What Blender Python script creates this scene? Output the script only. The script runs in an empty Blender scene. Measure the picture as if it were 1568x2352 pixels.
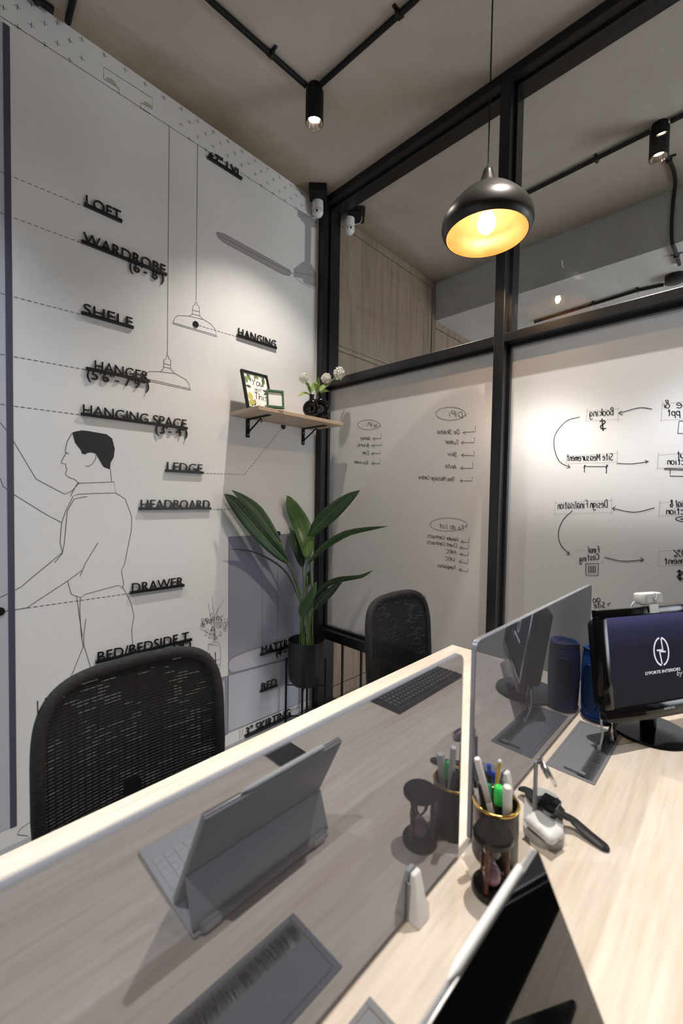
import bpy, bmesh, math, random
from mathutils import Vector, Matrix
random.seed(7)
SC = bpy.context.scene
COL = SC.collection
PI = math.pi

# ---------------------------------------------------------------- camera
CH = 1.41
FPX = 968.19
YAW, PIT, ROL = 0.770683, -0.032513, 0.016418
_f = Vector((-math.sin(YAW)*math.cos(PIT), math.cos(YAW)*math.cos(PIT), math.sin(PIT)))
_r = Vector((math.cos(YAW), math.sin(YAW), 0))
_u = _r.cross(_f)
CR = _r*math.cos(ROL) + _u*math.sin(ROL)
CU = -_r*math.sin(ROL) + _u*math.cos(ROL)
cam_d = bpy.data.cameras.new('camera')
cam = bpy.data.objects.new('camera', cam_d)
COL.objects.link(cam)
cam.matrix_world = Matrix(((CR.x, CU.x, -_f.x, 0), (CR.y, CU.y, -_f.y, 0), (CR.z, CU.z, -_f.z, CH), (0, 0, 0, 1)))
cam_d.sensor_fit = 'VERTICAL'
cam_d.sensor_height = 36.0
cam_d.lens = FPX*36.0/2352.0
cam_d.clip_start = 0.02
cam_d.dof.use_dof = True
cam_d.dof.focus_distance = 1.9
cam_d.dof.aperture_fstop = 2.6
SC.camera = cam

# ---------------------------------------------------------------- view, world, lights
SC.view_settings.view_transform = 'Standard'
SC.view_settings.look = 'None'
SC.view_settings.gamma = 1.0
SC.view_settings.use_curve_mapping = False
SC.view_settings.exposure = 0.28
W = bpy.data.worlds.new('World'); SC.world = W; W.use_nodes = True
W.node_tree.nodes['Background'].inputs[0].default_value = (0.6, 0.75, 1.0, 1)
W.node_tree.nodes['Background'].inputs[1].default_value = 0.25

def area_light(name, loc, aim, sx, sy, power, col):
    d = bpy.data.lights.new(name, 'AREA'); d.shape = 'RECTANGLE'; d.size = sx; d.size_y = sy
    d.energy = power; d.color = col
    o = bpy.data.objects.new(name, d); COL.objects.link(o); o.location = loc
    o.rotation_euler = (Vector(aim)-Vector(loc)).to_track_quat('-Z', 'Y').to_euler()
    return o
# added unseen lights: cool fill behind the camera and daylight fill in the corridor
area_light('added_room_fill', (-1.15, -1.66, .93), (-1.15, 0, .85), 1.5, 1.6, 7, (0.70, 0.85, 1.0))
area_light('added_corridor_fill', (3.3, 4.6, 1.3), (0, 4.4, 2.3), 2.4, 1.7, 165, (.90, 0.95, 1.0))

# ---------------------------------------------------------------- picture <-> place helpers (surveyed planes)
def ray(x, y):
    return CR*((x-784)/FPX) - CU*((y-1176)/FPX) + _f
def at_x(x, y, X):
    d = ray(x, y); return d*(X/d.x) + Vector((0, 0, CH))
def at_y(x, y, Y):
    d = ray(x, y); return d*(Y/d.y) + Vector((0, 0, CH))
def at_z(x, y, Z):
    d = ray(x, y); return d*((Z-CH)/d.z) + Vector((0, 0, CH))

XW, YP, YG, ZC = -2.077, 1.88, 1.955, 3.33     # mural wall, partition front, glass, ceiling
ZD, XD = 0.75, -0.365                          # desk top, divider face

# ---------------------------------------------------------------- materials
MATS = {}
def mat(name, col=(.5, .5, .5), rough=.5, metal=0.0, emit=None, es=1.0, alpha=1.0, trans=0.0, spec=.5, coat=0.0, ior=1.45):
    if name in MATS: return MATS[name]
    m = bpy.data.materials.new(name); m.use_nodes = True
    b = m.node_tree.nodes['Principled BSDF']
    b.inputs['Base Color'].default_value = (*col, 1)
    b.inputs['Roughness'].default_value = rough
    b.inputs['Metallic'].default_value = metal
    b.inputs['Specular IOR Level'].default_value = spec
    b.inputs['Transmission Weight'].default_value = trans
    b.inputs['Coat Weight'].default_value = coat
    b.inputs['IOR'].default_value = ior
    if emit:
        b.inputs['Emission Color'].default_value = (*emit, 1); b.inputs['Emission Strength'].default_value = es
    MATS[name] = m
    return m
def nodes(m):
    return m.node_tree.nodes, m.node_tree.links, m.node_tree.nodes['Principled BSDF']
def noisy(name, c1, c2, scale=(4, 4, 4), detail=6, rough=.6, bump=0.0, lo=.35, hi=.65, nscale=1.0, dist=0.0, spec=.5, rvar=0.0):
    m = mat(name, c1, rough, spec=spec)
    n, l, b = nodes(m)
    tc = n.new('ShaderNodeTexCoord'); mp = n.new('ShaderNodeMapping'); mp.inputs['Scale'].default_value = scale
    nz = n.new('ShaderNodeTexNoise'); nz.inputs['Scale'].default_value = nscale; nz.inputs['Detail'].default_value = detail
    nz.inputs['Roughness'].default_value = .6; nz.inputs['Distortion'].default_value = dist
    rp = n.new('ShaderNodeValToRGB'); rp.color_ramp.elements[0].position = lo; rp.color_ramp.elements[1].position = hi
    rp.color_ramp.elements[0].color = (*c1, 1); rp.color_ramp.elements[1].color = (*c2, 1)
    l.new(tc.outputs['Object'], mp.inputs['Vector']); l.new(mp.outputs['Vector'], nz.inputs['Vector'])
    l.new(nz.outputs['Fac'], rp.inputs['Fac']); l.new(rp.outputs['Color'], b.inputs['Base Color'])
    if bump:
        bp = n.new('ShaderNodeBump'); bp.inputs['Strength'].default_value = bump; bp.inputs['Distance'].default_value = .01
        l.new(nz.outputs['Fac'], bp.inputs['Height']); l.new(bp.outputs['Normal'], b.inputs['Normal'])
    return m

def concrete(name, c1, c2, c3, stain=False):
    m = mat(name, c1, .85, spec=.2)
    n, l, b = nodes(m)
    tc = n.new('ShaderNodeTexCoord')
    def nz(scale, sc, det, dist=0):
        mp = n.new('ShaderNodeMapping'); mp.inputs['Scale'].default_value = scale
        t = n.new('ShaderNodeTexNoise'); t.inputs['Scale'].default_value = sc; t.inputs['Detail'].default_value = det
        t.inputs['Roughness'].default_value = .62; t.inputs['Distortion'].default_value = dist
        l.new(tc.outputs['Object'], mp.inputs['Vector']); l.new(mp.outputs['Vector'], t.inputs['Vector'])
        return t
    a = nz((1, 1, 1), 1.4, 8, .6); s = nz((9, .8, .8), 1.6, 5); f = nz((1, 1, 1), 60, 3)
    r = n.new('ShaderNodeValToRGB'); r.color_ramp.elements[0].position = .3; r.color_ramp.elements[1].position = .7
    r.color_ramp.elements[0].color = (*c1, 1); r.color_ramp.elements[1].color = (*c2, 1)
    l.new(a.outputs['Fac'], r.inputs['Fac'])
    r2 = n.new('ShaderNodeValToRGB'); r2.color_ramp.elements[0].position = .45; r2.color_ramp.elements[1].position = .75
    r2.color_ramp.elements[0].color = (0, 0, 0, 1); r2.color_ramp.elements[1].color = (.5, .5, .5, 1)
    l.new(s.outputs['Fac'], r2.inputs['Fac'])
    mx = n.new('ShaderNodeMix'); mx.data_type = 'RGBA'
    l.new(r2.outputs['Color'], mx.inputs['Factor']); l.new(r.outputs['Color'], mx.inputs[6]); mx.inputs[7].default_value = (*c3, 1)
    out = mx.outputs[2]
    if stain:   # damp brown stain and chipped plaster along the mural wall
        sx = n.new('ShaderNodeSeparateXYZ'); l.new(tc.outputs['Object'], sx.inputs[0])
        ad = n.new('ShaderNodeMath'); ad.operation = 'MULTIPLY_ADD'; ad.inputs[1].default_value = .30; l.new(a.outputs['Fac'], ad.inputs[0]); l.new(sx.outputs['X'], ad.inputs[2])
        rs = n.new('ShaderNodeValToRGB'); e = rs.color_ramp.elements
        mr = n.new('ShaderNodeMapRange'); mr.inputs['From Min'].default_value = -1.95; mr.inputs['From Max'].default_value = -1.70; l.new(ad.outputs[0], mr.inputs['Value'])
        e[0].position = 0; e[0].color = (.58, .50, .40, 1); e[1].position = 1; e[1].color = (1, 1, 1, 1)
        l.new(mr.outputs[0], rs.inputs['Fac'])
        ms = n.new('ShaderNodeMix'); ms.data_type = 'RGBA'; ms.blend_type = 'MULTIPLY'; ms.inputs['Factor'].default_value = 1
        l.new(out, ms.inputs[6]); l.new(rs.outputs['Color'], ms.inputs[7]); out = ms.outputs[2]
    l.new(out, b.inputs['Base Color'])
    bp = n.new('ShaderNodeBump'); bp.inputs['Strength'].default_value = .15; bp.inputs['Distance'].default_value = .01
    l.new(f.outputs['Fac'], bp.inputs['Height']); l.new(bp.outputs['Normal'], b.inputs['Normal'])
    return m

def wood(name, base, dark, light, axis='Y', rough=.45, freq=1.0, knots=True):
    m = mat(name, base, rough)
    n, l, b = nodes(m)
    tc = n.new('ShaderNodeTexCoord')
    long_ = {'X': (0.9, 14, 14), 'Y': (14, 0.9, 14), 'Z': (14, 14, 0.9)}[axis]
    def nz(scale, det, dist):
        mp = n.new('ShaderNodeMapping'); mp.inputs['Scale'].default_value = scale
        t = n.new('ShaderNodeTexNoise'); t.inputs['Scale'].default_value = freq; t.inputs['Detail'].default_value = det
        t.inputs['Roughness'].default_value = .6; t.inputs['Distortion'].default_value = dist
        l.new(tc.outputs['Object'], mp.inputs['Vector']); l.new(mp.outputs['Vector'], t.inputs['Vector'])
        return t
    a = nz(long_, 7, .9); f = nz(tuple(v*6 for v in long_), 3, .2)
    k = nz(tuple(v*.45 if v > 5 else v*2.2 for v in long_), 3, 1.6)
    r = n.new('ShaderNodeValToRGB')
    e = r.color_ramp.elements
    e[0].position = .30; e[0].color = (*dark, 1); e[1].position = .72; e[1].color = (*light, 1)
    x = e.new(.47); x.color = (*base, 1)
    l.new(a.outputs['Fac'], r.inputs['Fac'])
    rf = n.new('ShaderNodeValToRGB'); rf.color_ramp.elements[0].position = .3; rf.color_ramp.elements[1].position = .6
    rf.color_ramp.elements[0].color = (.86, .84, .82, 1); rf.color_ramp.elements[1].color = (1, 1, 1, 1)
    l.new(f.outputs['Fac'], rf.inputs['Fac'])
    mu = n.new('ShaderNodeMix'); mu.data_type = 'RGBA'; mu.blend_type = 'MULTIPLY'; mu.inputs['Factor'].default_value = 1
    l.new(r.outputs['Color'], mu.inputs[6]); l.new(rf.outputs['Color'], mu.inputs[7])
    out = mu.outputs[2]
    if knots:
        rk = n.new('ShaderNodeValToRGB'); rk.color_ramp.elements[0].position = .70; rk.color_ramp.elements[1].position = .78
        rk.color_ramp.elements[0].color = (1, 1, 1, 1); rk.color_ramp.elements[1].color = (.78, .69, .60, 1)
        l.new(k.outputs['Fac'], rk.inputs['Fac'])
        m2 = n.new('ShaderNodeMix'); m2.data_type = 'RGBA'; m2.blend_type = 'MULTIPLY'; m2.inputs['Factor'].default_value = 1
        l.new(out, m2.inputs[6]); l.new(rk.outputs['Color'], m2.inputs[7]); out = m2.outputs[2]
    l.new(out, b.inputs['Base Color'])
    return m

M_conc = concrete('ceiling_concrete', (.375, .335, .29), (.465, .425, .375), (.41, .36, .305), True)
M_conc2 = concrete('corridor_concrete', (.42, .42, .41), (.52, .52, .51), (.44, .42, .39))
M_wall = noisy('wall_vinyl', (.762, .758, .752), (.775, .771, .765), (1, 1, 1), 5, .55, .02, nscale=30)
M_wall2 = noisy('far_wall_paint', (.38, .29, .21), (.42, .325, .24), (1, 1, 1), 4, .6, nscale=8)
M_floor = noisy('floor_tile', (.20, .20, .21), (.25, .25, .255), (1, 1, 1), 6, .35, nscale=3)
M_desk = wood('desk_maple', (.76, .675, .58), (.68, .57, .47), (.82, .75, .67), 'Y', .42)
M_panel = wood('corridor_wood', (.235, .175, .128), (.155, .112, .08), (.29, .225, .17), 'Z', .5, 1.5)
M_cfloor = wood('corridor_floor_wood', (.22, .17, .125), (.15, .11, .08), (.27, .215, .17), 'Y', .4, .8)
M_shelf = wood('shelf_ash', (.50, .385, .275), (.41, .30, .205), (.57, .455, .34), 'Y', .5, 1.3)
M_black = mat('black_metal', (.007, .007, .008), .32)
M_blackm = mat('black_matte', (.006, .006, .0065), .6, spec=.3)
M_ink = mat('print_black', (.02, .02, .022), .6)
M_line = mat('print_line', (.10, .10, .11), .7)
M_lilac = mat('print_lilac', (.30, .295, .37), .6)
M_lilacd = mat('print_lilac_dark', (.075, .072, .115), .6)
M_lilacl = mat('print_lilac_light', (.50, .50, .57), .6)
M_fan = mat('print_fan_grey', (.38, .36, .37), .6)
M_yel = mat('print_yellow', (.50, .45, .33), .6)
M_sign = mat('acrylic_black', (.008, .008, .009), .35)
M_marker = mat('marker_ink', (.03, .03, .035), .6)
M_markerf = mat('marker_ink_faint', (.42, .41, .41), .8)
M_fabric = noisy('chair_fabric', (.005, .005, .006), (.014, .014, .016), (60, 60, 260), 3, .85, .3)
M_mesh = mat('chair_mesh', (.007, .007, .0075), .7, spec=.25)
M_white = mat('white_plastic', (.78, .78, .78), .35)
M_grey = mat('grey_metal', (.33, .34, .36), .4, .3)
M_steel = mat('steel', (.62, .63, .65), .25, 1.0)
M_plate = mat('grommet_grey', (.20, .21, .23), .5, 0)
M_gold = mat('gold', (.85, .56, .16), .18, 1.0)
M_gloss = mat('gloss_black', (.005, .005, .006), .10)

def mirror_mat():
    # smoked acrylic desk screens: dark sheet with a strong clear reflection
    m = bpy.data.materials.new('smoked_acrylic'); m.use_nodes = True
    n, l = m.node_tree.nodes, m.node_tree.links
    n.clear()
    o = n.new('ShaderNodeOutputMaterial'); g = n.new('ShaderNodeBsdfGlossy'); d = n.new('ShaderNodeBsdfDiffuse'); mx = n.new('ShaderNodeMixShader')
    g.inputs['Roughness'].default_value = 0.0; g.inputs['Color'].default_value = (.80, .85, .96, 1)
    d.inputs['Color'].default_value = (.150, .147, .168, 1); mx.inputs[0].default_value = .36
    l.new(d.outputs[0], mx.inputs[1]); l.new(g.outputs[0], mx.inputs[2]); l.new(mx.outputs[0], o.inputs['Surface'])
    return m
M_mirror = mirror_mat()
M_medge = mat('acrylic_edge', (.20, .215, .255), .2, spec=.6)

def clear_glass(name, tint=(.93, .95, .94), k=1.0):
    m = bpy.data.materials.new(name); m.use_nodes = True
    n, l = m.node_tree.nodes, m.node_tree.links
    n.clear()
    o = n.new('ShaderNodeOutputMaterial'); t = n.new('ShaderNodeBsdfTransparent'); g = n.new('ShaderNodeBsdfGlossy'); mx = n.new('ShaderNodeMixShader')
    t.inputs['Color'].default_value = (*tint, 1); g.inputs['Roughness'].default_value = 0.0
    f = n.new('ShaderNodeFresnel'); f.inputs['IOR'].default_value = 1.5
    mu = n.new('ShaderNodeMath'); mu.operation = 'MULTIPLY'; mu.inputs[1].default_value = k; mu.use_clamp = True
    l.new(f.outputs[0], mu.inputs[0]); l.new(mu.outputs[0], mx.inputs[0])
    l.new(t.outputs[0], mx.inputs[1]); l.new(g.outputs[0], mx.inputs[2]); l.new(mx.outputs[0], o.inputs['Surface'])
    return m
M_glass = clear_glass('clear_glass', k=.9)
M_thin = clear_glass('thin_glass', (.97, .97, .97), 1.6)
def frosted():
    m = bpy.data.materials.new('frosted_film'); m.use_nodes = True
    n, l = m.node_tree.nodes, m.node_tree.links
    n.clear()
    o = n.new('ShaderNodeOutputMaterial'); d = n.new('ShaderNodeBsdfDiffuse'); t = n.new('ShaderNodeBsdfTranslucent'); r = n.new('ShaderNodeBsdfRefraction')
    d.inputs['Color'].default_value = (.74, .74, .75, 1); t.inputs['Color'].default_value = (.5, .51, .52, 1)
    r.inputs['Color'].default_value = (.78, .81, .84, 1); r.inputs['Roughness'].default_value = .5; r.inputs['IOR'].default_value = 1.3
    a = n.new('ShaderNodeMixShader'); a.inputs[0].default_value = .9; b = n.new('ShaderNodeMixShader'); b.inputs[0].default_value = .42
    l.new(t.outputs[0], a.inputs[1]); l.new(r.outputs[0], a.inputs[2])
    l.new(a.outputs[0], b.inputs[1]); l.new(d.outputs[0], b.inputs[2]); l.new(b.outputs[0], o.inputs['Surface'])
    return m
M_frost = frosted()

# ---------------------------------------------------------------- building helpers
def wl(o):
    v = Vector((0, 0, 0))
    while o is not None:
        v += o.location; o = o.parent
    return v
def tag(o, label=None, cat=None, group=None, kind=None):
    if label: o['label'] = label
    if cat: o['category'] = cat
    if group: o['group'] = group
    if kind: o['kind'] = kind
    return o
def thing(name, label, cat, loc, group=None, kind=None):
    o = bpy.data.objects.new(name, None); o.empty_display_size = .05
    COL.objects.link(o); o.location = loc
    return tag(o, label, cat, group, kind)

class B:
    """collects geometry in world coordinates; obj() links it as one mesh"""
    def __init__(s): s.bm = bmesh.new()
    def _new(s, fn):
        g = fn(); return g
    def box(s, x0, x1, y0, y1, z0, z1, bev=0, seg=2):
        t = bmesh.new(); bmesh.ops.create_cube(t, size=1)
        for v in t.verts:
            v.co = Vector(((x0+x1)/2+v.co.x*(x1-x0), (y0+y1)/2+v.co.y*(y1-y0), (z0+z1)/2+v.co.z*(z1-z0)))
        if bev: bmesh.ops.bevel(t, geom=t.edges[:], offset=bev, segments=seg, affect='EDGES', profile=.5)
        return s.add(t)
    def obox(s, c, ax, ay, az, sx, sy, sz, bev=0, seg=2):
        """box centred on c with axes ax, ay, az (unit) and full sizes"""
        t = bmesh.new(); bmesh.ops.create_cube(t, size=1)
        c, ax, ay, az = Vector(c), Vector(ax).normalized(), Vector(ay).normalized(), Vector(az).normalized()
        for v in t.verts: v.co = Vector((v.co.x*sx, v.co.y*sy, v.co.z*sz))
        if bev: bmesh.ops.bevel(t, geom=t.edges[:], offset=bev, segments=seg, affect='EDGES', profile=.5)
        for v in t.verts: v.co = c + ax*v.co.x + ay*v.co.y + az*v.co.z
        return s.add(t)
    def add(s, t):
        me = bpy.data.meshes.new('t'); t.to_mesh(me); t.free(); s.bm.from_mesh(me); bpy.data.meshes.remove(me); return s
    def cyl(s, p0, p1, r0, r1=None, n=20, cap=True, bev=0):
        r1 = r0 if r1 is None else r1
        p0, p1 = Vector(p0), Vector(p1); d = (p1-p0)
        t = bmesh.new(); bmesh.ops.create_cone(t, cap_ends=cap, segments=n, radius1=r0, radius2=r1, depth=d.length)
        if bev: bmesh.ops.bevel(t, geom=[e for e in t.edges if len(e.link_faces) == 2 and any(len(f.verts) > 4 for f in e.link_faces)], offset=bev, segments=2, affect='EDGES', profile=.5)
        q = d.to_track_quat('Z', 'Y').to_matrix().to_4x4(); q.translation = (p0+p1)/2
        bmesh.ops.transform(t, matrix=q, verts=t.verts); return s.add(t)
    def sph(s, c, r, u=16, v=10, sc=(1, 1, 1), rot=None):
        t = bmesh.new(); bmesh.ops.create_uvsphere(t, u_segments=u, v_segments=v, radius=r)
        for w in t.verts:
            p = Vector((w.co.x*sc[0], w.co.y*sc[1], w.co.z*sc[2]))
            if rot: p = rot @ p
            w.co = p + Vector(c)
        return s.add(t)
    def lathe(s, c, prof, n=32, axis=(0, 0, 1)):
        c = Vector(c); t = bmesh.new(); rings = []
        q = Vector(axis).to_track_quat('Z', 'Y')
        for r, z in prof:
            if r < 1e-6: rings.append([t.verts.new(c + q @ Vector((0, 0, z)))])
            else: rings.append([t.verts.new(c + q @ Vector((r*math.cos(2*PI*i/n), r*math.sin(2*PI*i/n), z))) for i in range(n)])
        for a, b in zip(rings, rings[1:]):
            for i in range(n):
                j = (i+1) % n
                if len(a) == 1 and len(b) == 1: continue
                if len(a) == 1: t.faces.new((a[0], b[j], b[i]))
                elif len(b) == 1: t.faces.new((a[i], a[j], b[0]))
                else: t.faces.new((a[i], a[j], b[j], b[i]))
        bmesh.ops.recalc_face_normals(t, faces=t.faces)
        return s.add(t)
    def tube(s, pts, r, n=8, cap=True, close=False):
        pts = [Vector(p) for p in pts]; t = bmesh.new(); rings = []
        rr = r if isinstance(r, (list, tuple)) else [r]*len(pts)
        up = None
        for i, p in enumerate(pts):
            if close: d = (pts[(i+1) % len(pts)]-pts[i-1]).normalized()
            else: d = (pts[min(i+1, len(pts)-1)]-pts[max(i-1, 0)]).normalized()
            if up is None:
                up = Vector((0, 0, 1)) if abs(d.z) < .9 else Vector((1, 0, 0))
            a = d.cross(up).normalized(); b = a.cross(d).normalized(); up = b
            rings.append([t.verts.new(p + a*rr[i]*math.cos(2*PI*k/n) + b*rr[i]*math.sin(2*PI*k/n)) for k in range(n)])
        m = len(rings)
        for i in range(m if close else m-1):
            A, C = rings[i], rings[(i+1) % m]
            for k in range(n): t.faces.new((A[k], A[(k+1) % n], C[(k+1) % n], C[k]))
        if cap and not close:
            t.faces.new(rings[0][::-1]); t.faces.new(rings[-1])
        bmesh.ops.recalc_face_normals(t, faces=t.faces)
        return s.add(t)
    def prism(s, pts, vec, bev=0):
        """polygon extruded along vec"""
        t = bmesh.new(); vec = Vector(vec)
        f = t.faces.new([t.verts.new(Vector(p)) for p in pts])
        g = bmesh.ops.extrude_face_region(t, geom=[f])
        bmesh.ops.translate(t, vec=vec, verts=[v for v in g['geom'] if isinstance(v, bmesh.types.BMVert)])
        bmesh.ops.recalc_face_normals(t, faces=t.faces)
        if bev: bmesh.ops.bevel(t, geom=[e for e in t.edges], offset=bev, segments=2, affect='EDGES', profile=.5)
        return s.add(t)
    def poly(s, pts):
        s.bm.faces.new([s.bm.verts.new(Vector(p)) for p in pts]); return s
    def grid(s, rows):
        vs = [[s.bm.verts.new(Vector(p)) for p in r] for r in rows]
        for a, b in zip(vs, vs[1:]):
            for i in range(len(a)-1): s.bm.faces.new((a[i], a[i+1], b[i+1], b[i]))
        return s
    def ribbon(s, pts, w, nrm, off=.0006, close=False):
        pts = [Vector(p) for p in pts]; nrm = Vector(nrm)
        if close: pts = pts + [pts[0]]
        L = []; R = []
        for i, p in enumerate(pts):
            d = pts[min(i+1, len(pts)-1)]-pts[max(i-1, 0)]
            if d.length < 1e-9: d = Vector((0, 0, 1))
            c = d.normalized().cross(nrm)*(w/2)
            L.append(s.bm.verts.new(p+c+nrm*off)); R.append(s.bm.verts.new(p-c+nrm*off))
        for i in range(len(pts)-1): s.bm.faces.new((L[i], R[i], R[i+1], L[i+1]))
        return s
    def obj(s, name, m, parent=None, smooth=False, origin=None, label=None, cat=None, group=None, kind=None, sub=0):
        o0 = wl(parent) if parent is not None else Vector(origin or (0, 0, 0))
        for v in s.bm.verts: v.co -= o0
        me = bpy.data.meshes.new(name); s.bm.to_mesh(me); s.bm.free()
        me.materials.append(m)
        if smooth:
            for p in me.polygons: p.use_smooth = True
            if smooth != 'all': me.set_sharp_from_angle(angle=math.radians(40))
        o = bpy.data.objects.new(name, me); COL.objects.link(o)
        if parent is not None: o.parent = parent
        else: o.location = o0
        if sub:
            md = o.modifiers.new('s', 'SUBSURF'); md.levels = sub; md.render_levels = sub
        return tag(o, label, cat, group, kind)

def catmull(pts, k=4, close=False):
    pts = [Vector(p) for p in pts]
    if len(pts) < 3: return pts
    out = []; n = len(pts)
    rng = n if close else n-1
    for i in range(rng):
        p0 = pts[(i-1) % n] if (close or i > 0) else pts[0]*2-pts[1]
        p1, p2 = pts[i], pts[(i+1) % n]
        p3 = pts[(i+2) % n] if (close or i+2 < n) else pts[-1]*2-pts[-2]
        for j in range(k):
            t = j/k
            out.append(.5*((2*p1) + (p2-p0)*t + (2*p0-5*p1+4*p2-p3)*t*t + (3*p1-p0-3*p2+p3)*t**3))
    if not close: out.append(pts[-1])
    return out

_TXT = {}
def text_bm(s, depth=0.0):
    """bmesh of the text, unit font size, x right / y up / z depth"""
    key = (s, depth)
    if key not in _TXT:
        c = bpy.data.curves.new('t', 'FONT'); c.body = s; c.size = 1; c.extrude = depth/2; c.resolution_u = 3
        o = bpy.data.objects.new('t', c); COL.objects.link(o)
        dg = bpy.context.evaluated_depsgraph_get()
        me = bpy.data.meshes.new_from_object(o.evaluated_get(dg))
        bpy.data.objects.remove(o); bpy.data.curves.remove(c)
        _TXT[key] = me
    b = bmesh.new(); b.from_mesh(_TXT[key]); bmesh.ops.remove_doubles(b, verts=b.verts, dist=1e-5)
    return b
def islands(bm):
    seen = set(); out = []
    bm.verts.ensure_lookup_table()
    for v in bm.verts:
        if v in seen: continue
        st = [v]; comp = []
        seen.add(v)
        while st:
            a = st.pop(); comp.append(a)
            for e in a.link_edges:
                w = e.other_vert(a)
                if w not in seen: seen.add(w); st.append(w)
        out.append(comp)
    return out
def place_text(s, org, right, up, nrm, height=None, width=None, depth=.004, gap=0.0):
    """returns list of (verts, faces) per letter island in world coords; height = cap height, width = full width"""
    bm = text_bm(s, 1.0)
    xs = [v.co.x for v in bm.verts]; x0, x1 = min(xs), max(xs)
    cap = .73
    sy = height/cap if height else width/(x1-x0)
    sx = width/(x1-x0) if width else sy
    org, right, up, nrm = Vector(org), Vector(right), Vector(up), Vector(nrm)
    res = []
    for comp in islands(bm):
        idx = {v: i for i, v in enumerate(comp)}
        vs = [org + right*((v.co.x-x0)*sx) + up*(v.co.y*sy) + nrm*(gap+(v.co.z+.5)*depth) for v in comp]
        fs = list({f for v in comp for f in v.link_faces})
        res.append((vs, [[idx[v] for v in f.verts] for f in fs]))
    bm.free()
    return res
def add_vf(b, vs, fs):
    nv = [b.bm.verts.new(v) for v in vs]
    for f in fs:
        try: b.bm.faces.new([nv[i] for i in f])
        except ValueError: pass

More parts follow.
